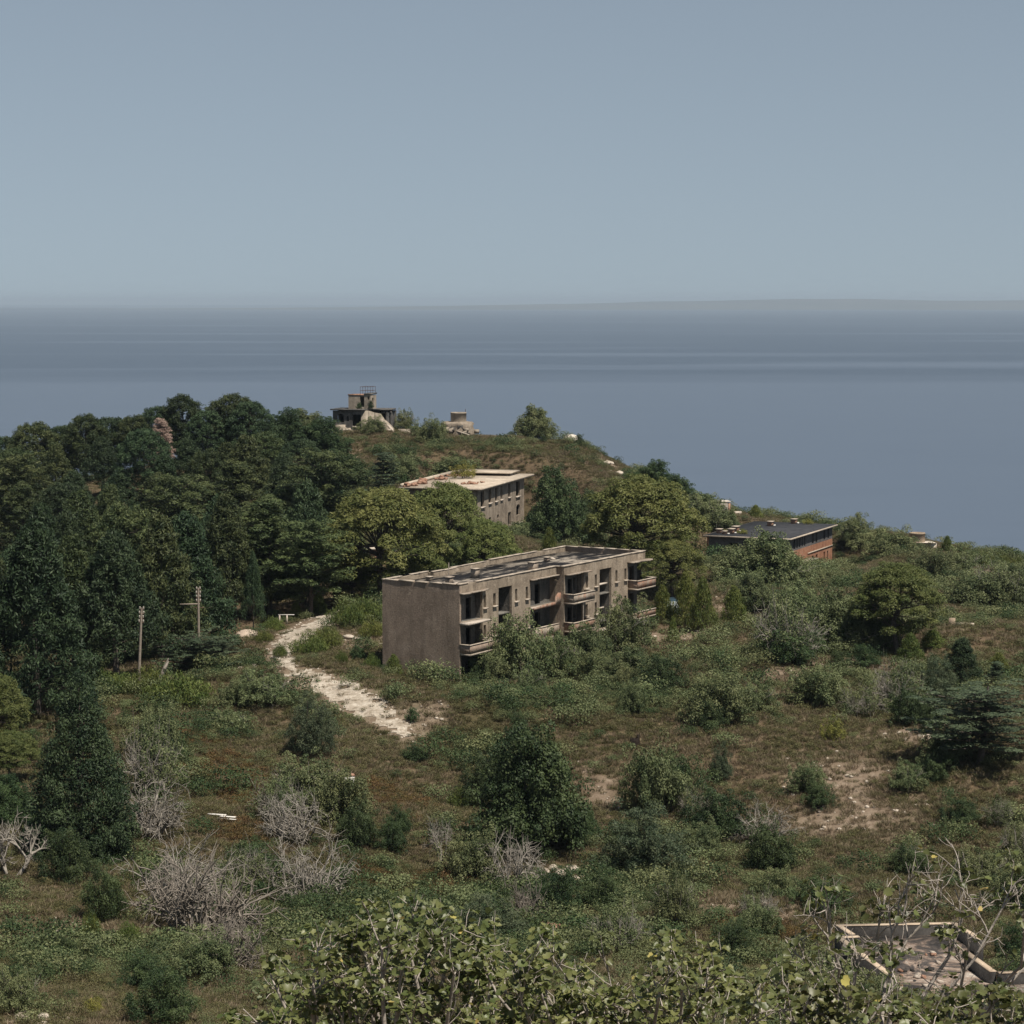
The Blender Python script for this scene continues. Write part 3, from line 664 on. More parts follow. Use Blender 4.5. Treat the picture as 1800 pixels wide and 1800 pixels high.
for (a, h0), (b_, h1) in zip(pr[:-1], pr[1:]):
    v.add([[a, 0, -2], [b_, 0, -2], [b_, 0, h1], [a, 0, h0], [a, 0.4, -2], [b_, 0.4, -2], [b_, 0.4, h1], [a, 0.4, h0]], [(0, 1, 2, 3), (4, 7, 6, 5), (3, 2, 6, 7), (0, 3, 7, 4), (1, 5, 6, 2)])
v.build('broken_wall', m_ruin, tw)
mb = MB(); panel(mb, 'x', 6.0, 0.35, -6.2, 4.5, -2, 3.1); panel(mb, 'y', -6.2, 0.35, 0.36, 6.0, -2, 3.1, [(2, 3.2, 0.8, 2.2)]); panel(mb, 'y', -0.6, 0.3, 0.41, 6.0, -2, 3.1); panel(mb, 'y', 4.2, 0.3, 0.41, 6.0, -2, 2.9, [(1.5, 2.5, 0.3, 2.2)]); mb.build('inner_wall', m_darkruin, tw)
v = MB(); r = random.Random(5)
out_ = [(-6.6, -0.5), (-3, -0.55), (0, -0.4), (0.4, 0.1), (1.6, 0.7), (3.0, 0.5), (4.6, 0.9), (5.2, 1.6), (4.4, 2.6), (5.0, 4.0), (4.4, 6.4), (-6.6, 6.4)]
v.prism(out_, 3.3, 3.52); v.build('roof_slab', m_darkruin, tw)
mb = MB(); panel(mb, 'x', 1.0, 0.3, -3.4, 0.0, 3.53, 6.1, [(-1.1, -0.25, 3.9, 5.9)]); panel(mb, 'x', 1.0, 0.3, 0.0, 1.0, 3.53, 6.25, [(0.42, 0.75, 5.3, 5.9)]); panel(mb, 'y', -3.4, 0.3, 1.3, 4.4, 3.53, 6.1); panel(mb, 'x', 4.4, 0.3, -3.4, 1.0, 3.53, 6.1); panel(mb, 'y', 0.7, 0.3, 1.3, 4.4, 3.53, 6.1, [(2, 3, 4.2, 5.6)]); mb.build('lookout_room', m_ruin, tw)
MB().box(-3.5, -0.3, 0.9, 4.8, 6.11, 6.25, 0.03, rb).build('lookout_roof', m_rubble, tw); MB().box(-0.3, 1.1, 0.85, 4.8, 6.26, 6.5, 0.03, rb).build('lookout_roof', m_darkruin, tw)
sg = []
for x in (-1.1, -0.6, -0.1, 0.4, 0.9):
    for y in (1.2, 4.4): sg.append((np.array([[x, y, 6.2], [x, y, 7.75]]), [0.035, 0.035]))
for y in (1.2, 4.4):
    for z in (6.95, 7.7): sg.append((np.array([[-1.1, y, z], [0.9, y, z]]), [0.03, 0.03]))
for x in (-1.1, 0.9):
    for z in (6.95, 7.7): sg.append((np.array([[x, 1.2, z], [x, 4.4, z]]), [0.03, 0.03]))
link('railing', tubes_mesh('railing', sg, m_iron, 4), tw)
MB().box(-5.0, -3.4, -2.0, -0.6, -2.0, 0.6, 0.1, rb).build('low_wall', m_ruin, tw); MB().box(-2.0, -0.6, -1.2, -0.9, 0.0, 0.35, 0.05, rb).build('fallen_lintel', m_edge, tw)
o = MB().box(-1.7, 1.7, -0.3, 0.3, -0.12, 0.12, 0.05, rb).build('fallen_beam', m_edge, tw, (6.1, -0.8, -0.6), (0.1, 0.75, -0.2))
MB().box(6.6, 9.0, 0.2, 0.5, -1.5, -0.1, 0.06, rb).build('broken_wall_stub', m_ruin, tw)
pile(tw, 3.2, -1.4, -0.5, 26, 2.2, 0.34, m_ruin, 91, 'stone_rubble'); pile(tw, -3.6, -1.6, -0.5, 20, 1.8, 0.3, m_ruin, 92, 'stone_rubble'); pile(tw, 3.4, 2.0, 2.6, 18, 1.6, 0.3, m_darkruin, 93, 'stone_rubble')

# ================================================================== drum shaped gun emplacements and domes
def drum(name, base, rd, hd, plinth, lab, seed, masonry=True):
    t_ = empty(name, tuple(base)); tag(t_, lab, 'bunker'); r = random.Random(seed)
    b = MB(); b.rings([(rd, plinth), (rd, plinth + hd * 0.85), (rd * 1.02, plinth + hd * 0.86), (rd * 1.02, plinth + hd), (rd - 0.35, plinth + hd), (rd - 0.35, plinth + hd * 0.3), (0.02, plinth + hd * 0.3)], 28, cap=False)
    b.build('drum', m_ruin if masonry else m_drum, t_, smooth=False)
    return t_, r
m_drum = concrete('ochre_concrete', (0.33, 0.26, 0.19), (0.21, 0.16, 0.12), (0.40, 0.32, 0.24), 0.4)
p0 = stand(806, 454.0); p0[2] = at(806, 757, 454.0)[2]
d1, r = drum('gun_emplacement', p0, 1.5, 1.75, 1.75, 'round concrete gun emplacement on a rough masonry base on the hilltop', 3)
b = MB(); b.rings([(3.3, -1.5), (3.15, 0.2), (2.9, 0.9), (3.0, 1.4), (2.75, 1.6), (2.5, 1.72)], 22, wob=0.16, rng=r); b.v = [[p[0] + r.uniform(-.14, .14), p[1] + r.uniform(-.14, .14), p[2] + r.uniform(-.16, .12)] for p in b.v]; b.build('masonry_base', m_grim, d1)
for a, z, w in ((-1.45, 0.35, 0.5), (-1.95, -0.05, 0.45)):
    MB().box(-w, w, -0.25, 0.25, z, z + 0.85, 0.05, r).build('embrasure_shade', m_darkruin, d1, (2.9 * math.cos(a), 2.9 * math.sin(a), 0), (0, 0, a + math.pi / 2))  # dark solid block in place of the opening's inner shade
for k in range(9):
    a = r.uniform(3.6, 6.2); MB().box(-.5, .5, -.35, .35, -.3, .35, 0.14, r).build('fallen_stone', m_ruin, d1, (3.6 * math.cos(a), 3.4 * math.sin(a), r.uniform(-0.3, 0.5)), (0, 0, a))
link('iron_post', tubes_mesh('iron_post', [(np.array([[1.3, 0, 3.4], [1.3, 0, 4.1]]), [0.05, 0.05])], m_iron, 4), d1)
MB().box(-1.4, 1.4, -0.15, 0.15, 0, 0.15, 0.03, r).build('fallen_beam', m_edge, d1, (0.9, -3.8, -0.3), (0, 0.25, -0.5))
p0 = stand(1612, 398.0); p0[2] = at(1612, 956, 398.0)[2]
d2, r = drum('gun_emplacement', p0, 1.32, 1.55, 0.35, 'squat ochre concrete drum on a pale slab on the right hand skyline', 4, False)
MB().prism([(-2.2, -1.6), (2.0, -1.7), (2.9, -2.2), (2.6, 1.8), (-2.4, 1.8)], -0.9, 0.34).build('slab', m_edge, d2)
def dome(px, py, Y, rad, hgt, lab, mat):
    p_ = stand(px, Y); p_[2] = at(px, py, Y)[2]
    t_ = empty('bunker_dome', tuple(p_)); tag(t_, lab, 'bunker')
    b = MB(); b.rings([(rad * 1.02, -1.2), (rad * 1.02, 0.0)] + [(rad * math.cos(a), hgt * math.sin(a)) for a in np.linspace(0.02, 1.5, 8)], 28); b.build('dome', mat, t_, smooth=True)
    b = MB(); b.rings([(rad * 1.12, -1.4), (rad * 1.12, 0.12), (rad * 1.0, 0.14)], 28, cap=False); b.build('footing_ring', m_edge, t_)
    return t_
m_domew = concrete('whitewashed_concrete', (0.55, 0.50, 0.44), (0.42, 0.37, 0.32), (0.62, 0.58, 0.52), 0.15)
m_domeb = concrete('sandy_concrete', (0.44, 0.36, 0.29), (0.32, 0.25, 0.2), (0.52, 0.44, 0.37), 0.2)
dome(1004, 773, 452, 1.6, 1.05, 'pale bunker dome on the hilltop edge against the sea', m_domew)
dome(435, 1123, 262, 1.55, 1.05, 'sandy bunker dome beside the white track below the wood', m_domeb)
# small white shed by the sea
p0 = stand(1268, 424.0); p0[2] = at(1268, 896, 424.0)[2]
sh = empty('white_shed', tuple(p0), R(8)); tag(sh, 'small whitewashed roofless shed above the sea behind the brick house', 'shed')
mb = MB(); panel(mb, 'x', 0, 0.25, -1.6, 1.2, -1, 1.35); panel(mb, 'y', -1.6, 0.25, 0.25, 2.5, -1, 1.3); panel(mb, 'x', 2.5, 0.25, -1.6, 1.5, -1, 1.2); mb.build('wall', m_domew, sh)
MB().box(1.3, 1.65, 0.0, 0.3, -1, 1.25, 0.04, rb).build('pillar', m_rubble, sh); MB().box(-1.8, 1.7, -0.1, 2.8, 1.36, 1.5, 0.03, rb).build('roof_slab', m_domew, sh)
MB().box(1.0, 3.6, -0.3, 0.1, -0.9, -0.35, 0.08, rb).build('low_wall', m_edge, sh)

# ================================================================== roofless foundation in the near right corner
q = [at(1472, 1646, 150.0)]
zf = q[0][2]
fd = empty('roofless_foundation', (q[0][0], q[0][1], zf)); tag(fd, 'roofless concrete foundation with low walls in the bottom right corner', 'ruin')
m_found = concrete('foundation_concrete', (0.05, 0.047, 0.045), (0.03, 0.028, 0.027), (0.08, 0.073, 0.068), 0.5)  # dirty concrete, darkened further to put shade on the wall faces
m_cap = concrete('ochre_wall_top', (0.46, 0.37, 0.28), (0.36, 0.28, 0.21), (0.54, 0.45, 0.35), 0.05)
def solve(px, py, z):
    d = ray(px, py); t_ = (z - HC) / d[2]; return np.array([d[0] * t_, d[1] * t_])
def wall_run(parent, pts_, z0, z1, w, name='low_wall'):
    for a, b in zip(pts_[:-1], pts_[1:]):
        a = np.array(a); b = np.array(b); d = b - a; l = np.linalg.norm(d); d = d / l; n_ = np.array([-d[1], d[0]]) * w / 2
        a2 = a - d * w * 0.45; b2 = b + d * w * 0.45
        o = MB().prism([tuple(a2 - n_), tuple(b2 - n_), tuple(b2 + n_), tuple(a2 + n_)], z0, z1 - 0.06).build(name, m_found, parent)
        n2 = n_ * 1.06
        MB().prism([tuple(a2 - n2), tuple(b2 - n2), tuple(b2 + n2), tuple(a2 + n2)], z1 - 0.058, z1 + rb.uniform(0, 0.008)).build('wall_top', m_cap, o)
def L(px, py): s_ = solve(px, py, zf); return (s_[0] - q[0][0], s_[1] - q[0][1])
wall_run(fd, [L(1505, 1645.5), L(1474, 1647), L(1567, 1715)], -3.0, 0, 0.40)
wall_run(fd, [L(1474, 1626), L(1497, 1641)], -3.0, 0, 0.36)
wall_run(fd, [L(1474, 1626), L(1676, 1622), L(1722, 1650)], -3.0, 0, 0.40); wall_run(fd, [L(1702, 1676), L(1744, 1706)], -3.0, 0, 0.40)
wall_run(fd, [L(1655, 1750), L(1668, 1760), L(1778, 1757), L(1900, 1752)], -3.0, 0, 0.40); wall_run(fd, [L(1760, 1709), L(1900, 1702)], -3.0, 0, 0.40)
m_ash, nt, out = newmat('ashy_floor'); tc = N(nt, 'ShaderNodeTexCoord').outputs['Object']
n1 = noise(nt, 0.35, 6, 0.7, tc, 0.8); n2 = noise(nt, 5, 6, 0.75, tc)
c = ramp(nt, n1, [(0.40, (0.045, 0.042, 0.042)), (0.49, (0.09, 0.078, 0.072)), (0.54, (0.24, 0.18, 0.145)), (0.64, (0.40, 0.36, 0.32))])
c = mix(nt, 0.8, c, ramp(nt, n2, [(0.3, gray(0.2)), (0.7, gray(0.78))]), 'OVERLAY'); principled(nt, out, c, 0.95, 0.1, n2, 0.08)
MB().prism([L(1472, 1647), L(1600, 1740), L(1748, 1706), L(1680, 1621), L(1472, 1626)], -2.6, -0.75).build('floor', m_ash, fd)
MB().prism([L(1600, 1740.3), L(1640, 1850), L(1990, 1850), L(1900, 1700), L(1748.5, 1706)], -2.6, -0.754).build('floor', m_ash, fd)
r = random.Random(9)
for k in range(34):
    x, y = L(r.uniform(1560, 1680), r.uniform(1640, 1740)); s = r.uniform(0.07, 0.22)
    MB().box(-s, s, -s * .7, s * .7, -0.03, s, s * .35, r).build('fallen_brick', r.choice([m_rubble, m_edge, m_found]), fd, (x, y, -0.75), (0, 0, r.uniform(0, 3)))

# ================================================================== haze: the air between here and the far coast
m_haze, nt, out = newmat('haze_air')
pv = N(nt, 'ShaderNodeVolumePrincipled'); pv.inputs['Density'].default_value = 3.9e-5; pv.inputs['Color'].default_value = (0.54, 0.66, 0.80, 1); pv.inputs['Anisotropy'].default_value = 0.0
nt.links.new(pv.outputs[0], out.inputs['Volume'])
MBh = MB().box(-60000, 60000, -2500, 60000, -5, 195)
hz_o = MBh.build('haze', m_haze); tag(hz_o, 'thin pale sea haze filling the air', 'haze', kind='stuff')
# ------------------------------------------------------------------ plants: leaf clouds and branches
def unit(v): return v / (np.linalg.norm(v, axis=-1, keepdims=True) + 1e-9)
def leaf_quads(P, Nn, T, l, w):
    """diamond leaves: centre P, facing Nn, long axis T"""
    T = unit(T - (T * Nn).sum(-1, keepdims=True) * Nn); B = np.cross(Nn, T)
    l = np.asarray(l)[:, None] / 2; w = np.asarray(w)[:, None] / 2
    V = np.stack([P - T * l, P + B * w - T * l * 0.1, P + T * l, P - B * w - T * l * 0.1], 1).reshape(-1, 3)
    return V, np.arange(len(V)).reshape(-1, 4)
class Cloud:
    def __init__(s, seed): s.r = np.random.RandomState(seed); s.V = []; s.F = []; s.t = []; s.n = 0
    def puff(s, c, rad, n, l, w, up=0.3, rough=0.5, tint=None, dirn='out', shell=0.55, bottom=-0.5):
        """a clump of leaves: on and inside an ellipsoid, denser to the outside"""
        r = s.r; c = np.asarray(c, float); rad = np.asarray(rad, float) * np.ones(3)
        d = unit(r.normal(size=(n, 3))); d[:, 2] = np.where(d[:, 2] < bottom, -d[:, 2], d[:, 2])
        q = shell + (1 - shell) * r.rand(n, 1) ** 0.5
        P = c + d * rad * q
        o = unit(d / rad)
        Nn = unit(o + np.array([0, 0, up]) + rough * r.normal(size=(n, 3)))
        if dirn == 'out': T = o + 0.6 * r.normal(size=(n, 3)) + np.array([0, 0, 0.35])
        elif dirn == 'up': T = np.array([0, 0, 1.0]) + 0.35 * o + 0.22 * r.normal(size=(n, 3)); Nn = unit(o * np.array([1, 1, 0.3]) + 0.5 * r.normal(size=(n, 3)))
        else: T = r.normal(size=(n, 3))
        k = r.uniform(0.6, 1.35, n)
        V, F = leaf_quads(P, Nn, T, l * k, w * k)
        s.V.append(V); s.F.append(F + s.n); s.n += len(V)
        tt = (r.rand() if tint is None else tint)
        s.t.append(np.clip(tt + 0.22 * r.normal(size=n), 0, 1))
    def mesh(s, name, mat): return mesh_np(name, np.concatenate(s.V), np.concatenate(s.F), mat, np.concatenate(s.t))

def wob(r, p0, p1, n, amp):
    p = np.linspace(p0, p1, n); o = r.normal(size=(n, 3)) * amp; o[0] = 0
    return p + np.cumsum(o, 0) * 0.6

# leaf and bark colours
f_dark = foliage('dark_pine_needles', (0.013, 0.023, 0.010), (0.064, 0.074, 0.028), 0.14, 0.55)
f_cyp = foliage('black_green_cypress', (0.009, 0.019, 0.009), (0.040, 0.056, 0.025), 0.12, 0.25)
f_alep = foliage('olive_pine_needles', (0.044, 0.058, 0.016), (0.122, 0.124, 0.042), 0.24, 0.3)
f_cedar = foliage('bluish_cedar_needles', (0.022, 0.034, 0.02), (0.072, 0.086, 0.05), 0.14, 0.3)
f_broad = foliage('dark_evergreen_leaves', (0.014, 0.027, 0.011), (0.050, 0.068, 0.026), 0.2, 0.35)
f_fig = foliage('grey_green_leaves', (0.038, 0.052, 0.022), (0.118, 0.124, 0.058), 0.22, 0.35)
f_olive = foliage('blue_green_leaves', (0.022, 0.036, 0.020), (0.072, 0.084, 0.046), 0.16, 0.3)
f_broom = foliage('fresh_green_shoots', (0.042, 0.060, 0.014), (0.115, 0.122, 0.034), 0.26, 0.3)
f_yell = foliage('yellow_green_leaves', (0.11, 0.11, 0.026), (0.20, 0.18, 0.045), 0.26, 0.3)
f_dry = foliage('dry_grass_blades', (0.092, 0.068, 0.043), (0.19, 0.145, 0.098), 0.2, 0.45)
f_drygreen = foliage('olive_drab_grass', (0.048, 0.045, 0.018), (0.105, 0.092, 0.042), 0.2, 0.45)
f_scrub = foliage('low_scrub_leaves', (0.046, 0.043, 0.018), (0.105, 0.090, 0.042), 0.2, 0.4)
f_rust = foliage('rusty_bracken', (0.058, 0.036, 0.015), (0.110, 0.070, 0.028), 0.25, 0.6)
f_pink = foliage('dead_pinkish_needles', (0.14, 0.095, 0.075), (0.26, 0.19, 0.155), 0.15, 0.2)
m_bark = simple('grey_bark', (0.05, 0.042, 0.035), (0.13, 0.11, 0.095), 5.0)
m_twig = simple('silver_dead_wood', (0.14, 0.126, 0.108), (0.37, 0.34, 0.30), 3.0)
m_twigd = simple('brown_dead_wood', (0.12, 0.104, 0.088), (0.30, 0.265, 0.228), 3.0)

LIB = {}     # kind -> list of (list of (part name, mesh), width, height)
def lib(kind, parts, w, h): LIB.setdefault(kind, []).append((parts, w, h))

def mk_aleppo(seed, flat=1.0):
    """umbrella pine: cauliflower puffs over a dome, dark below"""
    c = Cloud(seed); r = c.r; segs = []
    H = 8.0; lean = r.normal(size=2) * 0.4
    top = np.array([lean[0], lean[1], H * 0.6])
    segs.append((wob(r, np.array([0, 0, -0.6]), top, 6, 0.08), np.linspace(0.26, 0.14, 6)))
    nb = 74
    for k in range(nb):
        a = k * 2.399 + r.uniform(-.35, .35); q = math.sqrt((k + 0.5) / nb)
        rr = 3.9 * q * r.uniform(0.82, 1.12)
        z = H * (0.31 + 0.59 * math.sqrt(max(0, 1 - 0.97 * q * q)) * flat) + r.uniform(-.45, .3)
        e = np.array([rr * math.cos(a), rr * math.sin(a), z])
        if k % 2 == 0: segs.append((wob(r, top * r.uniform(0.6, 1.0), e - [0, 0, .3], 4, 0.12), np.linspace(0.09, 0.03, 4)))
        s = r.uniform(0.75, 1.2); t0 = r.rand()
        c.puff(e, (1.0 * s, 1.0 * s, 0.7 * s), 260, 0.24, 0.075, 0.5, 0.5, t0 * 0.6 + 0.1, bottom=-0.3)
        for _ in range(4):
            o = unit(r.normal(size=3) + [0, 0, .5]) * np.array([.85, .85, .6]) * s
            c.puff(e + o, (0.42 * s, 0.42 * s, 0.36 * s), 105, 0.21, 0.065, 0.6, 0.45, np.clip(t0 * .6 + r.uniform(0, .45), 0, 1), bottom=-0.2)
    for k in range(16):          # lower inner sprays
        a = r.uniform(0, 6.28); rr = r.uniform(1.2, 3.8); e = np.array([rr * math.cos(a), rr * math.sin(a), H * r.uniform(0.26, 0.42)])
        segs.append((wob(r, top * r.uniform(.4, .8), e, 4, 0.1), np.linspace(0.07, 0.02, 4)))
        c.puff(e, (0.95, 0.95, 0.55), 250, 0.24, 0.08, 0.5, 0.55, r.rand() * 0.5, bottom=-0.3)
    lib('aleppo', [('trunk', tubes_mesh('trunk', segs, m_bark)), ('crown', c.mesh('crown', f_alep))], 8.6, 8.5)
for s in range(3): mk_aleppo(100 + s, 1.0 if s else 1.1)

def mk_pine(seed, kind, mat, conic, droop, dense=1.0):
    """forest conifer: whorled branches carrying flat sprays"""
    c = Cloud(seed); r = c.r; segs = []; H = 12.0
    ax = wob(r, np.array([0, 0, -0.6]), np.array([r.normal() * .3, r.normal() * .3, H * 0.97]), 8, 0.06)
    segs.append((ax, np.linspace(0.22, 0.03, 8)))
    def axis(z): return np.array([np.interp(z, ax[:, 2], ax[:, 0]), np.interp(z, ax[:, 2], ax[:, 1]), z])
    z = H * (0.14 if conic else 0.25); k = 0
    while z < H * 0.98:
        u = (z / H - 0.12) / 0.88
        prof = (1 - u) ** 0.75 * 3.1 + 0.25 if conic else 2.9 * math.sqrt(max(0.04, 1 - (max(0, u - 0.35) / 0.66) ** 2)) * (0.7 + 0.3 * min(1, u * 3))
        L_ = prof * r.uniform(0.72, 1.15); a = k * 2.4 + r.uniform(-.4, .4)
        d = np.array([math.cos(a), math.sin(a), droop + 0.35 * u + r.uniform(-.15, .4)])
        e = axis(z) + d * L_
        if k % 3 == 0: segs.append((np.array([axis(z), (axis(z) + e) / 2 + [0, 0, .12], e]), [0.05, 0.035, 0.015]))
        npf = max(2, int(L_ / 0.62)); t0 = r.rand()
        for i in range(npf):
            f = (i + 1.0) / npf; p = axis(z) + d * L_ * f + np.array([0, 0, 0.18 * f]) + r.normal(size=3) * 0.12
            s = (0.72 - 0.24 * f) * r.uniform(.8, 1.3)
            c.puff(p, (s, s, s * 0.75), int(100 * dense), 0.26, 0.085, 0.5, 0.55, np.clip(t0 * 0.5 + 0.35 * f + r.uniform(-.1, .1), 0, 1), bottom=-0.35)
        z += r.uniform(0.09, 0.17); k += 1
    c.puff(axis(H * 0.97), (0.25, 0.25, 0.6), 40, 0.36, 0.09, 0.6, 0.4, 0.7)
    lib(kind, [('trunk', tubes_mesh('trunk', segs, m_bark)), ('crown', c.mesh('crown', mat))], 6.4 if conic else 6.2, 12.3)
for s in range(2): mk_pine(200 + s, 'pine', f_dark, s == 0, 0.12 + 0.05 * s)

def mk_wood(seed, conic, kind='wood', mat=None, H=12.0, low=0.10):
    """dense conifer of the wood: lobes of upswept shoots, ragged outline"""
    c = Cloud(seed); r = c.r; segs = [(wob(r, np.array([0, 0, -.6]), np.array([0, 0, H * .9]), 6, .06), np.linspace(.24, .05, 6))]
    n = 125
    for k in range(n):
        u = (k + .5) / n; a = k * 2.399 + r.uniform(-.3, .3)
        prof = 3.3 * (1 - u) ** .8 + .1 if conic else 3.1 * math.sqrt(max(.02, 1 - (max(0, u - .3) / .71) ** 2)) * (.75 + .25 * min(1, u * 4))
        rr = prof * r.uniform(.55, 1.0); z = H * (low + (.97 - low) * u) + r.uniform(-.3, .3)
        e = np.array([rr * math.cos(a), rr * math.sin(a), z]); s = r.uniform(.6, 1.0) * (1 - .35 * u); t0 = r.rand()
        if k % 3 == 0: segs.append((np.array([[0, 0, z - .5], e]), [.05, .015]))
        c.puff(e, (s, s, s * .85), 90, .27, .085, .35, .55, t0 * .5, 'out', .5, -.6)
        for _ in range(6):
            o = unit(r.normal(size=3) + [.6 * math.cos(a), .6 * math.sin(a), .55]) * s * .85
            q_ = r.uniform(.22, .4)
            c.puff(e + o, (q_, q_, q_ * 1.5), 34, .27, .07, .4, .5, np.clip(t0 * .5 + r.uniform(0, .55), 0, 1), 'up' if r.rand() < .6 else 'out', .3, -1)
    c.puff((0, 0, H * .97), (.25, .25, .7), 40, .3, .07, .3, .5, .7, 'up', .3, -1)
    lib(kind, [('trunk', tubes_mesh('trunk', segs, m_bark)), ('crown', c.mesh('crown', mat or f_dark))], 6.9, 12.4 * H / 12)
f_teal = foliage('blue_green_needles', (0.012, 0.024, 0.012), (0.048, 0.066, 0.030), 0.12, 0.55)
for s in range(2): mk_wood(250 + s, True, mat=f_dark if s % 2 else f_teal, low=.16 if s % 2 else .26)
for s in range(2): mk_wood(255 + s, False, 'woodround', f_teal if s % 2 else f_dark, low=.24)
for s in range(2): mk_wood(270 + s, True, 'fir', f_cyp, low=.02)

def mk_cypress(seed, kind='cypress', width=2.9, H=11.0):
    """dense pyramid of upswept sprays"""
    c = Cloud(seed); r = c.r; segs = [(np.array([[0, 0, -.6], [0, 0, H * .9]]), [0.25, 0.05])]
    n = 430
    for k in range(n):
        u = 1 - math.sqrt(1 - (k + .5) / n) * 1.0; u = min(0.985, u)
        a = k * 2.399; rr = width * (1 - u) ** 0.8 * r.uniform(0.62, 1.1) * (1 if u > 0.08 else 0.75)
        e = np.array([rr * math.cos(a), rr * math.sin(a), H * (0.02 + 0.95 * u) + r.uniform(-.2, .2)])
        s = r.uniform(0.3, 0.52)
        c.puff(e, (s, s, s * 1.25), 170, 0.16, 0.055, 0.45, 0.5, r.rand(), 'up' if r.rand() < .55 else 'out')
    for k in range(30):
        z = H * r.uniform(.1, .8); a = r.uniform(0, 6.28); rr = width * (1 - z / H) * .6
        segs.append((np.array([[0, 0, z * .9], [rr * math.cos(a), rr * math.sin(a), z]]), [.06, .02]))
    lib(kind, [('trunk', tubes_mesh('trunk', segs, m_bark)), ('crown', c.mesh('crown', f_cyp))], width * 2.1, H)
mk_cypress(301); mk_cypress(302, 'cypress', 3.3, 11.0)

def mk_cedar(seed, wide=1.0, lay=True):
    """flat plates of foliage with dark gaps between"""
    c = Cloud(seed); r = c.r; H = 7.5
    segs = [(wob(r, np.array([0, 0, -.6]), np.array([0.3, 0, H * .93]), 6, .05), np.linspace(.24, .05, 6))]
    z = H * 0.26; k = 0
    while z < H * (0.90 if lay else 0.99):
        u = z / H; prof = (3.9 * math.sqrt(max(.12, 1 - ((u - .3) / .72) ** 2)) if lay else 3.4 * (1.05 - u)) * wide
        for j in range(5):
            a = k * 1.3 + j * 1.257 + r.uniform(-.3, .3); L_ = prof * r.uniform(.6, 1.1)
            d = np.array([math.cos(a), math.sin(a), 0.10 + r.uniform(-.12, .22)]); e = np.array([0, 0, z]) + d * L_
            segs.append((np.array([[0, 0, z - .3], e]), [.06, .02])); t0 = r.rand()
            for i in range(max(2, int(L_ / .55))):
                f = (i + 1.0) / max(2, int(L_ / .55)); p = np.array([0, 0, z]) + d * L_ * f + np.array([0, 0, .25 * f]) + r.normal(size=3) * [.22, .22, .08]
                s = r.uniform(.42, .7) * (1.1 - .4 * f)
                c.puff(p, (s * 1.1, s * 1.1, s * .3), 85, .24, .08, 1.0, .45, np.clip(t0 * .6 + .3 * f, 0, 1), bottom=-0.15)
        z += r.uniform(.42, .62); k += 1
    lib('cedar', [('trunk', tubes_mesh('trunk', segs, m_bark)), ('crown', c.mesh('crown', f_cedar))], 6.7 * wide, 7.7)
mk_cedar(401); mk_cedar(402, 0.8, False); mk_cedar(403, 1.15)

def twigs(r, base, dirn, L_, rad, depth, segs, spread=0.55, curl=0.12, kids=(2, 4), upb=0.12):
    n = 5; p = [np.array(base)]; d = unit(np.array(dirn, float))
    for _ in range(n - 1):
        d = unit(d + r.normal(size=3) * curl + [0, 0, upb * .3]); p.append(p[-1] + d * L_ / (n - 1))
    p = np.array(p); segs.append((p, np.linspace(rad, rad * .55, n)))
    tips = []
    if depth == 0: return [(p[-1], d)]
    for _ in range(r.randint(*kids) + 1):
        f = r.uniform(.35, 1.0); b = p[min(n - 1, int(f * (n - 1) + .5))]
        nd = unit(d + r.normal(size=3) * spread + [0, 0, upb])
        tips += twigs(r, b, nd, L_ * r.uniform(.5, .85), rad * .58, depth - 1, segs, spread, curl, kids, upb)
    return tips

def mk_shrub(seed, kind, mat, lumps, leaf, n, H=2.0, Wd=2.0, stems=8, dirn='any', bare=0.0, aspect=0.55, rough=0.5):
    c = Cloud(seed); r = c.r; segs = []
    for k in range(lumps):
        a = k * 2.399 + r.uniform(-.4, .4); q = math.sqrt((k + .3) / lumps); rr = Wd * .80 * q * r.uniform(.68, 1.3)
        top_ = H * .84 * math.sqrt(max(0.0, 1 - .95 * q * q)) * r.uniform(.55, 1.22)
        s = Wd * r.uniform(.16, .30); t0 = r.rand()
        zs = [top_] if top_ < .5 * H else [top_, top_ * .45]
        for z in zs:
            for _ in range(3):
                o = r.normal(size=3) * s * .5
                p_ = np.array([rr * math.cos(a), rr * math.sin(a), max(z, s * .35)]) + o; p_[2] = max(p_[2], s * .2)
                c.puff(p_, (s * .6, s * .6, s * .55), n // 3, leaf, leaf * aspect, .5, rough, np.clip(t0 + r.uniform(-.25, .25), 0, 1), dirn)
        if k < stems: segs.append((wob(r, np.array([.1 * math.cos(a), .1 * math.sin(a), -.3]), np.array([rr * .9 * math.cos(a), rr * .9 * math.sin(a), top_]), 4, .06), np.linspace(.05, .015, 4)))
    if bare:
        for k in range(int(bare)):
            a = r.uniform(0, 6.28)
            twigs(r, (.5 * math.cos(a), .5 * math.sin(a), .3), (math.cos(a) * 1.1, math.sin(a) * 1.1, .75), H * .52, .026, 2, segs, .7, .18)
    lib(kind, [('stems', tubes_mesh('stems', segs, m_twig if bare else m_bark, 4)), ('foliage', c.mesh('foliage', mat))], Wd * 2.05, H * 1.05)
for s in range(3): mk_shrub(500 + s, 'fig', f_fig, 46, 0.10, 240, 2.0, 2.1, 10, 'any', 0 if s < 2 else 7)
for s in range(2): mk_shrub(520 + s, 'mixed', f_fig, 26, 0.10, 150, 1.9, 2.1, 10, 'any', 26)
for s in range(3): mk_shrub(540 + s, 'dark', f_broad, 44, 0.085, 300, 2.0, 2.0, 8)
for s in range(2): mk_shrub(560 + s, 'olive', f_olive, 60, 0.10, 330, 2.4, 1.9, 6, 'out', 0, .3, .5)
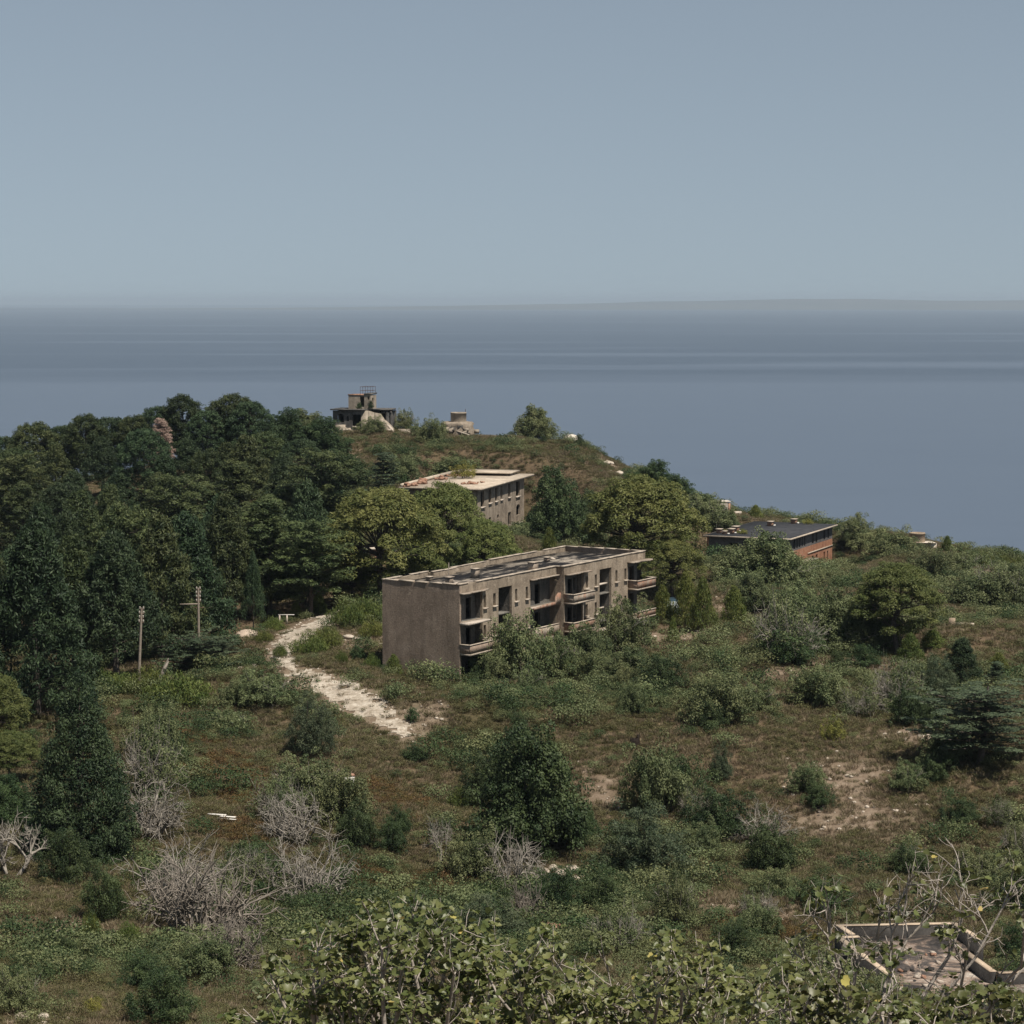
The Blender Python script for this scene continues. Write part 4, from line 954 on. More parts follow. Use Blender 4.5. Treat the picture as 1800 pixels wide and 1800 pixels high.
for s in range(2): mk_shrub(570 + s, 'yellow', f_yell, 26, 0.12, 120, 1.7, 1.9, 6)
for s in range(2): mk_shrub(580 + s, 'broad', f_broad, 95, 0.135, 340, 4.2, 2.9, 14)
for s in range(2): mk_shrub(590 + s, 'grove', f_fig, 90, 0.135, 300, 3.6, 2.9, 14, 'any', 6)
def mk_broom(seed, kind='broom', mat=f_broom):
    c = Cloud(seed); r = c.r; segs = []
    for k in range(26):
        a = k * 2.399; q = math.sqrt(k / 26.0); rr = 1.15 * q; hh = 2.3 * (1 - .55 * q) * r.uniform(.75, 1.1)
        e = np.array([rr * math.cos(a), rr * math.sin(a), hh * .55])
        c.puff(e, (.34, .34, hh * .52), 190, .20, .034, .2, .5, None, 'up', .3, -1)
        segs.append((np.array([[.05 * math.cos(a), .05 * math.sin(a), -.2], e]), [.03, .01]))
    lib(kind, [('stems', tubes_mesh('stems', segs, m_bark, 4)), ('foliage', c.mesh('foliage', mat))], 2.8, 2.55)
for s in range(3): mk_broom(600 + s)
def mk_youngpine(seed):
    c = Cloud(seed); r = c.r; H = 4.0; segs = [(np.array([[0, 0, -.3], [0, 0, H]]), [.07, .02])]
    for k in range(95):
        u = (k + .5) / 95; a = k * 2.399; rr = (1 - u) ** .7 * 1.35 * r.uniform(.55, 1.1)
        e = np.array([rr * math.cos(a), rr * math.sin(a), H * (.08 + .88 * u)])
        c.puff(e, (.3, .3, .4), 70, .24, .042, .3, .5, None, 'up', .3, -1)
    lib('youngpine', [('trunk', tubes_mesh('trunk', segs, m_bark, 4)), ('crown', c.mesh('crown', f_broom))], 2.9, 4.3)
for s in range(3): mk_youngpine(620 + s)
def mk_dead(seed, kind, mat, stems, L_, depth, spread, upb, rad=.045, kids=(2, 4), low=.9):
    r = np.random.RandomState(seed); segs = []
    for k in range(stems):
        a = k * 2.399 + r.uniform(-.3, .3); t = r.uniform(.3, 1.0)
        twigs(r, (.25 * math.cos(a), .25 * math.sin(a), -.15), (math.cos(a) * t, math.sin(a) * t, low), L_ * r.uniform(.8, 1.15), rad, depth, segs, spread, .16, kids, upb)
    me = tubes_mesh('branches', segs, mat, 3)
    co = np.empty(len(me.vertices) * 3); me.vertices.foreach_get('co', co); co = co.reshape(-1, 3)
    lib(kind, [('branches', me)], 2 * np.percentile(np.abs(co[:, :2]), 99), np.percentile(co[:, 2], 99))
for s in range(2): mk_dead(700 + s, 'dead', m_twig, 15, 1.05, 3, .9, .02, .05, (2, 4), .95)
for s in range(2): mk_dead(710 + s, 'deadbrown', m_twigd, 18, 1.05, 3, 1.0, .0, .055, (2, 4), .9)
for s in range(2): mk_dead(720 + s, 'snag', m_twig, 2, 1.9, 4, .7, .12, .16)

PLANTNAME = {'aleppo': ('aleppo_pine', 'tree'), 'pine': ('pine_tree', 'tree'), 'wood': ('pine_tree', 'tree'), 'woodround': ('pine_tree', 'tree'), 'fir': ('conifer_tree', 'tree'), 'cypress': ('cypress_tree', 'tree'), 'cedar': ('cedar_tree', 'tree'), 'fig': ('leafy_shrub', 'shrub'), 'mixed': ('half_bare_shrub', 'shrub'),
             'dark': ('evergreen_shrub', 'shrub'), 'olive': ('round_bush', 'bush'), 'yellow': ('yellow_shrub', 'shrub'), 'broad': ('evergreen_tree', 'tree'), 'grove': ('broadleaf_tree', 'tree'), 'broom': ('broom_bush', 'bush'),
             'youngpine': ('young_pine', 'tree'), 'dead': ('dead_shrub', 'shrub'), 'deadbrown': ('dead_shrub', 'shrub'), 'snag': ('dead_tree', 'tree')}
_cnt = {}
def plant(kind, P, w, h, label, group=None, rz=None, tilt=(0, 0), wy=None):
    """one plant of a kind at ground point P, scaled to width w and height h in metres; meshes are shared between copies"""
    k = _cnt.get(kind, 0); _cnt[kind] = k + 1
    parts, w0, h0 = LIB[kind][k % len(LIB[kind])]
    name, cat = PLANTNAME[kind]
    o = empty(name, tuple(P)); o.rotation_euler = (tilt[0], tilt[1], (k * 2.13 if rz is None else rz)); o.scale = (w / w0, (wy or w) / w0, h / h0)
    tag(o, label, cat, group)
    for n_, me_ in parts: link(n_, me_, o)
    return o
def plant_px(kind, px, py, wpx, hpx, label, Y=None, group=None, **kw):
    """plant whose foot is seen (or would be seen) at pixel px, py; size given in photograph pixels"""
    if Y is None:
        P = ground(px, py)
        while P is None: py += 3; P = ground(px, py)
    else: P = stand(px, Y)
    s = (P[1]) / FPX; hm = hpx * s * 1.02
    if Y is not None: hm = max(at(px, py - hpx, Y)[2] - P[2], 0.8)
    return plant(kind, P, wpx * s, hm, label, group, **kw)
# ------------------------------------------------------------------ the plants of the photograph
T_ = [ # kind, foot pixel x, y, width px, height px, distance (None = where the sight line meets the ground), label
 ('cypress',143,1516,225,345,None,'tall black green conifer pyramid standing alone in the left foreground'),
 ('fir',66,1262,235,350,218,'huge dark conifer at the left edge behind the black green pyramid'),
 ('fir',-70,1260,210,330,216,'dark conifer cut by the left picture edge beside the huge one'),
 ('wood',205,1165,190,235,236,'dark layered conifer left of the two utility poles'),
 ('wood',285,1150,170,250,248,'dark layered conifer between and behind the two utility poles'),
 ('wood',395,1105,150,225,288,'tall dark conifer behind the right hand utility pole'),
 ('wood',470,1092,140,225,292,'tall dark pine above the white track bend'),
 ('wood',540,1080,150,235,298,'dark pine at the wood edge above the top of the white track'),
 ('wood',130,1195,170,260,238,'dark conifer behind the left utility pole at the wood edge'),
 ('aleppo',-15,1330,140,150,205,'light green pine at the left edge beside the black green pyramid'),
 ('aleppo',20,1370,110,90,196,'small yellowish green pine low at the left edge'),
 ('aleppo',672,1045,228,206,292,'broad olive green umbrella pine left of the apartment block roof'),
 ('aleppo',785,1035,150,190,312,'olive green umbrella pine in front of the pale roofed ruin'),
 ('aleppo',858,1012,115,105,300,'lower olive green pine just above the apartment block roof'),
 ('aleppo',620,1045,110,75,297,'low pine branchy clump left of the apartment block corner'),
 ('aleppo',740,1030,110,65,300,'small pine against the back of the apartment block'),
 ('aleppo',1128,1030,215,205,302,'big round topped olive pine between the apartment block and the brick house'),
 ('aleppo',1180,1030,120,90,296,'lower pine limb mass beside the far end of the apartment block'),
 ('aleppo',1578,1132,165,145,250,'yellowish rounded pine standing alone on the right slope'),
 ('cedar',1722,1350,225,158,202,'dark cedar with flat plates of foliage at the right edge'),
 ('fir',1690,1215,95,95,231,'pointed dark conifer behind the flat plated cedar at right'),
 ('cedar',1752,1230,60,70,228,'small pointed dark conifer right of the pointed conifer behind the cedar'),
 ('cedar',345,1220,150,116,240,'low spreading dark cedar between the utility poles'),
 ('cedar',385,1212,95,88,243,'low spreading cedar nearest the sandy bunker dome'),
 ('cedar',678,875,115,88,382,'dark spreading conifer on the hill left of the pale roofed ruin'),
 ('broad',500,835,95,115,436,'large dark evergreen at the right end of the wood on the skyline'),
 ('broad',565,840,110,105,434,'large dark evergreen just below the hilltop lookout ruin'),
 ('broad',455,860,100,95,420,'dark evergreen in the wood left of the skyline pair'),
 ('broad',600,880,120,90,405,'dark evergreen below the brown bare patch on the hill'),
 ('broad',560,930,130,100,380,'dark evergreen above the broad umbrella pine'),
 ('broad',975,965,115,140,362,'dense dark evergreen right of the pale roofed ruin'),
 ('broad',1025,960,80,95,368,'dark evergreen beside the big round topped pine'),
 ('broad',1150,870,85,60,428,'dark evergreen on the skyline behind the big round topped pine'),
 ('broad',1190,890,70,55,425,'lower dark evergreen on the skyline slope left of the white shed'),
 ('grove',1232,935,90,70,408,'broadleaf tree left of the brick house roof'),
 ('grove',1275,935,60,45,405,'small broadleaf tree behind the brick house roof corner'),
 ('grove',1345,1070,150,135,318,'leafy tree in front of the brick house end wall'),
 ('grove',1415,1060,80,58,325,'small leafy tree in front of the brick house windows'),
 ('grove',1290,1050,110,85,322,'leafy tree left of the one hiding the brick house'),
 ('grove',1505,945,70,42,402,'rounded tree on the skyline right of the brick house'),
 ('grove',940,768,85,55,454,'round grey green tree alone on the hilltop skyline'),
 ('grove',535,775,110,55,448,'pale green rounded tree left of the hilltop lookout ruin'),
 ('youngpine',966,965,48,42,330,'bright young pine behind the apartment block roof'),
 ('youngpine',1328,918,32,32,418,'yellowish young pine on the skyline behind the brick house roof'),
 ('youngpine',1205,1090,60,90,268,'bright young pine right of the far balconies'),
 ('youngpine',1165,1105,50,80,270,'bright young pine touching the far balconies'),
 ('youngpine',1235,1105,60,95,264,'tallest bright young pine right of the dark parked van'),
 ('youngpine',1290,1090,55,65,276,'bright young pine above the bare pinkish bank'),
 ('youngpine',1183,1120,26,38,258,'little bright pine in front of the dark parked van'),
 ('youngpine',1665,985,28,45,395,'pointed young pine on the right skyline beside the ochre drum'),
 ('youngpine',692,1188,38,40,None,'bright young pine against the foot of the blank end wall'),
 ('youngpine',560,1080,42,40,None,'young pine at the top of the white track'),
 ('youngpine',520,1088,32,32,None,'young pine left of the top of the white track'),
 ('youngpine',1755,1200,50,55,238,'bright young pine on the right slope above the cedars'),
 ('youngpine',1640,1165,60,60,250,'yellowish young pine below the lone rounded pine'),
 ('youngpine',1600,1165,60,55,245,'fresh green young pine under the lone rounded pine'),
]
for kd, x, y, w, h, Y, lab in T_:
    o = plant_px(kd, x, y, w, h, lab, Y)
    if 'low spreading' in lab: o.location.z -= 0.28 * 7.7 * o.scale[2]; o.scale[2] *= 1.28        # lowest boughs lie on the ground

# the wood on the left hill: rows from its front edge to the skyline
ORD = ['first', 'second', 'third', 'fourth', 'fifth', 'sixth', 'seventh', 'eighth', 'ninth', 'tenth', 'eleventh', 'twelfth', 'thirteenth', 'fourteenth']
rows = [('front', 262, [-40, 75, 175, 330], 13.5), ('second', 282, [-70, 25, 120, 225, 310, 400, 475, 545], 13), ('third', 308, [-50, 45, 140, 230, 310, 390, 460, 530, 590], 12.5),
        ('fourth', 336, [-60, 25, 110, 195, 280, 360, 430, 500, 570], 12), ('fifth', 364, [-40, 45, 130, 210, 290, 365, 435, 500, 565], 11), ('sixth', 392, [-50, 25, 100, 180, 255, 330, 400, 465, 530], 10.5),
        ('skyline', 422, [-40, 12, 62, 112, 152, 195, 238, 282, 322, 365, 408, 440], 11.8)]
r = random.Random(77)
for rn, Y, xs_, hh in rows:
    for k, x in enumerate(xs_):
        YY = Y + r.uniform(-7, 7); P = stand(x, YY)
        s = r.uniform(0.78, 1.22)
        if rn == 'skyline': s = r.uniform(0.78, 1.08)
        plant('woodround' if rn == 'skyline' else r.choice(['wood', 'woodround', 'woodround', 'pine', 'fir']), P, 8.8 * r.uniform(0.95, 1.4), hh * s, f'dark pine in the left wood, {rn} row, {ORD[k]} from the left', 'pines of the left hillside wood', rz=r.uniform(0, 6.28))
# wind swept flat pine sticking out of the skyline, and the bare pinkish one
P = stand(380, 428); plant('cedar', P, 9.5, 10.2, 'flat topped windswept pine sticking out of the wood skyline', rz=0.4)
o = plant('pine', stand(285, 400), 6.0, 11.6, 'dead pinkish pine among the dark crowns of the wood')
for c_ in o.children:
    if c_.name.startswith('crown'):
        c_.data = c_.data.copy(); c_.data.materials.clear(); c_.data.materials.append(f_pink)

S_ = [ # shrubs: kind, foot x, y, width, height, label
 ('olive',548,1328,92,92,'round blue green bush standing alone left of the white track'),
 ('olive',1135,1545,160,120,'large round blue green bush in the centre right foreground'),
 ('olive',1268,1376,42,58,'small upright dark green bush right of the slope centre'),
 ('broad',938,1502,185,205,'large dark evergreen tree in the middle foreground'),
 ('dark',850,1420,90,85,'dark shrub left of the middle foreground evergreen'),
 ('dark',1005,1490,80,80,'dark shrub right of the middle foreground evergreen'),
 ('fig',1150,1430,120,110,'large leafy shrub right of the slope centre'),
 ('dark',1185,1415,100,85,'dense dark shrub beside the large leafy one right of the slope centre'),
 ('dark',1265,1475,130,75,'dark shrub spreading below the small upright bush'),
 ('dark',1355,1530,105,75,'dark round shrub under bare grey twigs at right centre'),
 ('dead',1345,1480,110,60,'bare grey twiggy shrub above the dark round one at right centre'),
 ('mixed',1225,1445,70,60,'half bare shrub between the dark shrubs right of centre'),
 ('fig',905,1190,130,95,'big leafy shrub hiding the near balconies of the apartment block'),
 ('fig',975,1195,95,75,'leafy shrub at the foot of the stairwell of the apartment block'),
 ('fig',865,1200,70,50,'small leafy shrub at the near front corner of the apartment block'),
 ('dark',835,1200,40,40,'small dark shrub in the corner loggia of the apartment block'),
 ('fig',1030,1175,90,70,'leafy shrub below the middle balconies of the apartment block'),
 ('fig',1095,1150,110,85,'leafy shrub rising in front of the far stairwell'),
 ('fig',1050,1200,80,50,'low leafy shrub in front of the middle balconies'),
 ('grove',1105,1200,100,55,'spreading shrub below the far balconies'),
 ('dark',1165,1215,95,55,'dark green shrub right of the apartment block on the slope'),
 ('fig',1110,1255,55,50,'grey leafy shrub downhill from the middle balconies'),
 ('yellow',985,1185,60,30,'yellowish low shrub at the foot of the apartment block'),
 ('fig',930,1222,70,45,'shrub clump above the rusty sheet'),
 ('mixed',1380,1165,125,105,'big half bare shrub on the right slope below the leafy trees'),
 ('dark',1385,1168,110,60,'dark base of greenery under the big half bare shrub'),
 ('dark',1472,1180,38,34,'small dark bush in the open right of the big half bare shrub'),
 ('dark',1520,1175,60,35,'dark low shrub above the grey shrub on the right slope'),
 ('grove',1470,1150,130,100,'leafy thicket left of the lone rounded pine'),
 ('grove',1540,1145,90,80,'leafy thicket under the lone rounded pine'),
 ('grove',1400,1110,110,80,'leafy thicket behind the big half bare shrub'),
 ('grove',1320,1075,80,60,'leafy thicket above the bare bank'),
 ('mixed',1582,1250,110,85,'pale grey leafy shrub left of the dark cedar'),
 ('dark',1600,1275,80,60,'dark greenery below the pale grey shrub at right'),
 ('olive',1645,1235,75,75,'smoky green bush between the pale grey shrub and the dark cedar'),
 ('dark',1640,1290,60,55,'dark shrub at the left foot of the flat plated cedar'),
 ('fig',1665,1345,90,60,'leafy shrub in front of the flat plated cedar'),
 ('yellow',1465,1303,46,38,'bright yellow green shrub on the right slope'),
 ('fig',1260,1270,130,80,'broad leafy shrub in the middle of the right slope'),
 ('dark',1250,1280,70,40,'dark foot of the broad leafy shrub on the right slope'),
 ('fig',1330,1250,80,45,'low leafy shrub right of the broad one on the right slope'),
 ('fig',1440,1240,110,65,'grey green shrub left of the bare bank on the right'),
 ('mixed',1520,1260,90,50,'twiggy grey shrub above the bare bank on the right'),
 ('fig',1300,1250,60,40,'small leafy shrub uphill in the right slope cluster'),
 ('fig',1595,1390,65,45,'leafy shrub below the pale bank at right'),
 ('dark',1640,1375,60,40,'dark shrub right of the pale bank at right'),
 ('fig',1420,1395,70,50,'leafy shrub left of the eroded pale bank'),
 ('dark',1440,1420,60,40,'dark shrub below the eroded pale bank'),
 ('dark',1690,1450,70,40,'dark low shrub near the right edge'),
 ('mixed',1755,1455,60,50,'half bare drooping shrub near the right edge'),
 ('dark',1600,1540,85,50,'dark shrub below the middle of the right slope'),
 ('dark',1445,1595,110,50,'broad dark shrub above the roofless foundation'),
 ('fig',1360,1575,80,45,'leafy shrub left of the broad dark one above the foundation'),
 ('mixed',1600,1520,60,40,'small twiggy shrub on the lower right slope'),
 ('fig',1720,1560,110,60,'leafy shrub on the right above the foundation'),
 ('fig',1790,1600,90,80,'leafy shrub at the right edge above the foundation'),
 ('dark',1785,1690,70,60,'dark shrub beside the foundation wall at the right edge'),
 ('mixed',1790,1510,80,60,'twiggy shrub at the right edge of the lower slope'),
 ('fig',1710,1070,130,60,'wide leafy shrub on the right slope under the skyline'),
 ('fig',1780,1075,100,70,'leafy shrub at the right edge under the skyline'),
 ('mixed',1755,1050,110,55,'grey twiggy shrub on the right under the skyline'),
 ('fig',1640,1020,90,50,'leafy shrub right of the lone pine top'),
 ('fig',1560,980,110,45,'leafy scrub left below the ochre drum'),
 ('fig',1690,1010,70,40,'leafy shrub below the ochre drum'),
 ('broom',1700,990,40,32,'fresh green broom on the right skyline, nearest the ochre drum'),
 ('broom',1728,995,40,34,'fresh green broom on the right skyline, second from the ochre drum'),
 ('broom',1760,1000,40,34,'fresh green broom on the right skyline, third from the ochre drum'),
 ('broom',1792,1005,40,34,'fresh green broom on the right skyline, last at the picture edge'),
 ('dark',1550,950,22,20,'tiny dark bush on the skyline left of the ochre drum'),
 ('fig',760,780,60,40,'round shrub on the hilltop between the two ruins'),
 ('fig',655,762,46,26,'shrub growing against the broken wall of the lookout ruin'),
 ('fig',712,752,40,32,'shrub right of the lookout ruin on the skyline'),
 ('dark',1018,782,18,20,'tiny dark bush beside the hilltop dome'),
 ('dark',955,778,14,10,'tiny dark bush below the lone hilltop tree'),
 ('fig',800,845,110,35,'leafy scrub behind the pale roofed ruin'),
 ('fig',700,840,70,35,'leafy scrub on the hill above the dark spreading conifer'),
 ('fig',1245,925,80,45,'leafy scrub on the slope left of the brick house'),
 ('broom',315,1238,120,72,'large fresh green broom in front of the low spreading cedar'),
 ('broom',262,1222,80,60,'fresh green broom behind the leaning dead trunk'),
 ('broom',222,1222,70,52,'fresh green broom at the foot of the left utility pole'),
 ('broom',180,1215,80,50,'fresh green broom left of the left utility pole'),
 ('fig',225,1165,120,60,'leafy shrub behind the left utility pole'),
 ('fig',175,1175,80,60,'leafy shrub at the wood edge left of the poles'),
 ('broom',545,1150,70,45,'fresh green broom in the bend of the white track'),
 ('broom',575,1140,60,50,'fresh green broom right of the track bend'),
 ('broom',640,1095,70,60,'fresh green broom against the back corner of the end wall'),
 ('broom',610,1100,70,55,'fresh green broom between the track top and the end wall'),
 ('broom',655,1120,50,40,'fresh green broom beside the blank end wall'),
 ('broom',492,1155,26,32,'small broom at the left side of the track bend'),
 ('broom',655,1175,30,32,'small broom left of the blank end wall foot'),
 ('broom',465,1128,34,26,'broom in front of the sandy bunker dome'),
 ('broom',480,1110,40,34,'broom right of the sandy bunker dome'),
 ('broom',600,1165,24,26,'small broom on the earth mound by the end wall'),
 ('dark',630,1160,30,24,'small dark shrub on the earth mound by the end wall'),
 ('fig',462,1240,105,52,'leafy shrub below the low spreading cedar'),
 ('fig',418,1244,70,46,'leafy shrub left below the low spreading cedar'),
 ('dark',725,1270,26,24,'small dark shrub beside the lower white track'),
 ('dark',912,1312,46,50,'dark leafy sapling in the middle of the brown slope'),
 ('mixed',270,1400,120,120,'tall grey half bare shrub right of the black green pyramid'),
 ('dead',265,1470,130,90,'bare grey shrub at the right foot of the black green pyramid'),
 ('fig',270,1330,100,75,'leafy shrub right of the top of the black green pyramid'),
 ('fig',540,1420,130,80,'leafy shrub left of the brick block'),
 ('fig',600,1450,120,90,'large leafy shrub below the brick block'),
 ('dark',630,1490,80,65,'dark shrub below the brick block'),
 ('mixed',490,1440,100,70,'twiggy shrub above the white boards'),
 ('dead',545,1590,165,105,'pale bare shrub in the lower left centre'),
 ('dead',520,1480,120,80,'bare grey shrub right of the white boards'),
 ('mixed',430,1560,110,70,'half bare shrub in the lower left centre'),
 ('dark',440,1545,110,60,'dark shrub below the white boards'),
 ('deadbrown',345,1650,215,130,'huge tangled dead shrub in the lower left foreground'),
 ('dead',320,1600,180,110,'tall bare grey branches behind the huge tangled dead shrub'),
 ('fig',350,1720,130,70,'leafy growth at the foot of the huge tangled dead shrub'),
 ('deadbrown',400,1700,120,80,'brown tangled branches right of the huge dead shrub'),
 ('snag',20,1545,110,90,'dead tree with thick broken limbs at the left edge'),
 ('dark',120,1550,100,80,'dense green shrub below the black green pyramid'),
 ('dark',185,1620,85,90,'dense green shrub left of the huge tangled dead shrub'),
 ('broom',160,1650,40,60,'light green broom on the bare ground at lower left'),
 ('broom',225,1665,50,60,'dark green broom left of the huge tangled dead shrub'),
 ('dark',255,1745,100,60,'dark bush at the bottom left'),
 ('dark',290,1800,125,85,'dark leafy bush at the bottom edge left of the fig'),
 ('fig',30,1780,90,70,'leafy shrub in the bottom left corner'),
 ('dark',120,1690,60,40,'small dark shrub on the lower left slope'),
 ('yellow',165,1780,40,24,'tiny yellow shrub at the bottom left'),
 ('broad',20,1455,90,80,'dark shrub at the left edge below the light green pine'),
 ('fig',80,1480,60,50,'leafy shrub at the left foot of the black green pyramid'),
 ('snag',775,1530,70,80,'small dead tree with pale forked limbs left of centre foreground'),
 ('fig',830,1545,120,75,'leafy shrub right of the small pale dead tree'),
 ('dead',905,1570,110,90,'bare silvery shrub in the middle foreground'),
 ('dark',860,1500,90,50,'dark shrub behind the small pale dead tree'),
 ('dark',985,1610,90,75,'dark shrub below the pale rocks in the middle foreground'),
 ('dark',1060,1600,80,60,'dark shrub right of the pale rocks'),
 ('olive',850,1660,150,75,'low grey green mounded bush above the fig leaves'),
 ('deadbrown',925,1625,70,65,'brown dead shrub left of the collapsed slab'),
 ('mixed',1085,1675,120,75,'twiggy grey shrub right of the collapsed slab'),
 ('fig',1185,1630,80,85,'narrow leafy shrub right of the pale stone'),
 ('dark',1100,1490,70,45,'dark shrub above the large round bush'),
 ('dark',1030,1475,60,40,'dark shrub left of the large round bush top'),
 ('dark',700,1470,50,45,'dark shrub at the left of the pale dead tree'),
 ('dark',690,1500,60,50,'dark shrub above the rusty bracken'),
 ('broom',812,1420,50,45,'yellow green broom left of the middle foreground evergreen'),
 ('broom',690,1595,60,40,'pale green broom below the rusty bracken'),
 ('fig',1330,1650,90,55,'leafy shrub left of the foundation'),
 ('dark',1290,1690,90,60,'dark shrub below the pinkish bare patch'),
 ('mixed',1330,1620,80,55,'bare shrub on the pinkish bare patch'),
 ('fig',1230,1500,80,50,'leafy shrub on the slope right of the round bush'),
 ('fig',400,1290,70,36,'low green shrub on the slope below the broom'),
 ('fig',1100,1215,60,40,'small shrub uphill of the grey leafy one'),
 ('dark',730,1340,50,26,'low dark shrub below the end of the white track'),
]
for kd, x, y, w, h, lab in S_: plant_px(kd, x, y, w * 1.16, h * 1.1, lab, None, None)
# plants on roofs
def roof_plant(kind, root, x, y, z, w, h, lab):
    o = plant(kind, root.matrix_basis @ Vector((x, y, z)), w, h, lab); return o
bpy.context.view_layer.update()
roof_plant('yellow', r2, 21.0, 9.0, RH - 0.05, 5.4, 2.6, 'round yellow green bush growing on the pale roof')
roof_plant('yellow', r2, 29.0, 9.2, RH - 0.05, 1.7, 0.9, 'small tuft growing at the far edge of the pale roof')
roof_plant('yellow', r3, 4.2, 9.4, BH, 2.2, 0.8, 'low yellow bush on the near left of the black roof')
roof_plant('yellow', r3, 3.8, 12.0, BH, 1.2, 0.8, 'smaller yellow bush beside the chimneys of the black roof')
roof_plant('yellow', r3, 24.6, 4.6, BH, 2.2, 0.9, 'yellow bush on the far edge of the black roof')
roof_plant('dark', tw, -1.0, 0.2, 3.5, 1.3, 1.3, 'bush on the ledge of the lookout ruin')
roof_plant('dark', tw, 1.1, 1.0, 3.5, 1.2, 1.6, 'small bush beside the lookout room corner')
# ------------------------------------------------------------------ ground cover: countless tufts, one object of each sort
def gn_scatter(name, P, scale, rot, sources, label, cat, seed):
    me = bpy.data.meshes.new(name); me.vertices.add(len(P)); me.vertices.foreach_set('co', np.asarray(P, np.float32).ravel())
    r = np.random.RandomState(seed)
    for nm, ty, d in (('sc', 'FLOAT', scale), ('rt', 'FLOAT', rot), ('ix', 'INT', r.randint(0, len(sources), len(P)))):
        a_ = me.attributes.new(nm, ty, 'POINT'); a_.data.foreach_set('value', np.asarray(d, np.int32 if ty == 'INT' else np.float32))
    o = link(name, me); tag(o, label, cat, kind='stuff')
    col = bpy.data.collections.new(name + '_tufts')
    for k, s in enumerate(sources): col.objects.link(bpy.data.objects.new(f'{name}_tuft_{k}', s))
    ng = bpy.data.node_groups.new(name, 'GeometryNodeTree')
    ng.interface.new_socket('Geometry', in_out='INPUT', socket_type='NodeSocketGeometry'); ng.interface.new_socket('Geometry', in_out='OUTPUT', socket_type='NodeSocketGeometry')
    n = ng.nodes; L_ = ng.links
    gi = n.new('NodeGroupInput'); go = n.new('NodeGroupOutput'); iop = n.new('GeometryNodeInstanceOnPoints'); ci = n.new('GeometryNodeCollectionInfo')
    ci.inputs['Collection'].default_value = col; ci.inputs['Separate Children'].default_value = True; ci.inputs['Reset Children'].default_value = True
    def att(nm, ty):
        a_ = n.new('GeometryNodeInputNamedAttribute'); a_.data_type = ty; a_.inputs['Name'].default_value = nm; return a_.outputs['Attribute']
    cx = n.new('ShaderNodeCombineXYZ'); L_.new(att('rt', 'FLOAT'), cx.inputs['Z'])
    L_.new(gi.outputs[0], iop.inputs['Points']); L_.new(ci.outputs[0], iop.inputs['Instance']); iop.inputs['Pick Instance'].default_value = True
    L_.new(att('ix', 'INT'), iop.inputs['Instance Index']); L_.new(cx.outputs[0], iop.inputs['Rotation']); L_.new(att('sc', 'FLOAT'), iop.inputs['Scale'])
    L_.new(iop.outputs[0], go.inputs[0])
    m_ = o.modifiers.new('scatter', 'NODES'); m_.node_group = ng
    return o

def tuft_blades(seed, mat, n, L_, w, spread, rad):
    r = np.random.RandomState(seed); a = r.uniform(0, 6.28, n); q = rad * np.sqrt(r.rand(n))
    b = np.stack([q * np.cos(a), q * np.sin(a), np.full(n, -.03)], 1)
    d = unit(np.stack([np.cos(a) * spread, np.sin(a) * spread, np.ones(n)], 1) + .35 * r.normal(size=(n, 3)))
    ln = L_ * r.uniform(.5, 1.2, n); Nn = unit(r.normal(size=(n, 3)))
    V, F = leaf_quads(b + d * ln[:, None] / 2, unit(np.cross(d, Nn)), d, ln, np.full(n, w))
    return mesh_np('tuft', V, F, mat, r.rand(n))
def tuft_leafy(seed, mat, n, R_, H_, leaf, asp=.55):
    c = Cloud(seed); r = c.r
    for k in range(7):
        a = k * 2.4; q = R_ * .6 * math.sqrt(k / 7)
        c.puff((q * math.cos(a), q * math.sin(a), H_ * r.uniform(.3, .65)), (R_ * .5, R_ * .5, H_ * .4), n // 7, leaf, leaf * asp, .4, .8, None, 'any')
    return c.mesh('tuft', mat)
t_dry = [tuft_blades(800 + k, f_dry, 60, .42, .028, .7, .22) for k in range(4)]
t_grn = [tuft_blades(810 + k, f_drygreen, 60, .36, .032, .8, .24) for k in range(4)]
t_scr = [tuft_leafy(820 + k, f_scrub, 260, .42, .40, .06) for k in range(4)]
t_gsh = [tuft_leafy(830 + k, f_broad, 520, .55, .6, .055) for k in range(3)]
t_fgs = [tuft_leafy(840 + k, f_fig, 520, .6, .55, .055) for k in range(3)]
t_rst = [tuft_leafy(850 + k, f_rust, 140, .5, .42, .11, .35) for k in range(3)]
rs = np.random.RandomState(5)
def sample(y0, y1, dens):
    n = int(dens * (y1 - y0) * (y0 + y1) / 2 * 0.48); Y = np.sqrt(rs.uniform(y0 ** 2, y1 ** 2, n)); X = rs.uniform(-.24, .24, n) * Y
    return X, Y
Xa = []; Ya = []
for y0, y1, de in ((45, 105, 1.5), (105, 140, 8), (140, 190, 8.5), (190, 245, 6.0), (245, 330, 3.0), (330, 475, 4.2)):
    X, Y = sample(y0, y1, de); Xa.append(X); Ya.append(Y)
X = np.concatenate(Xa); Y = np.concatenate(Ya)
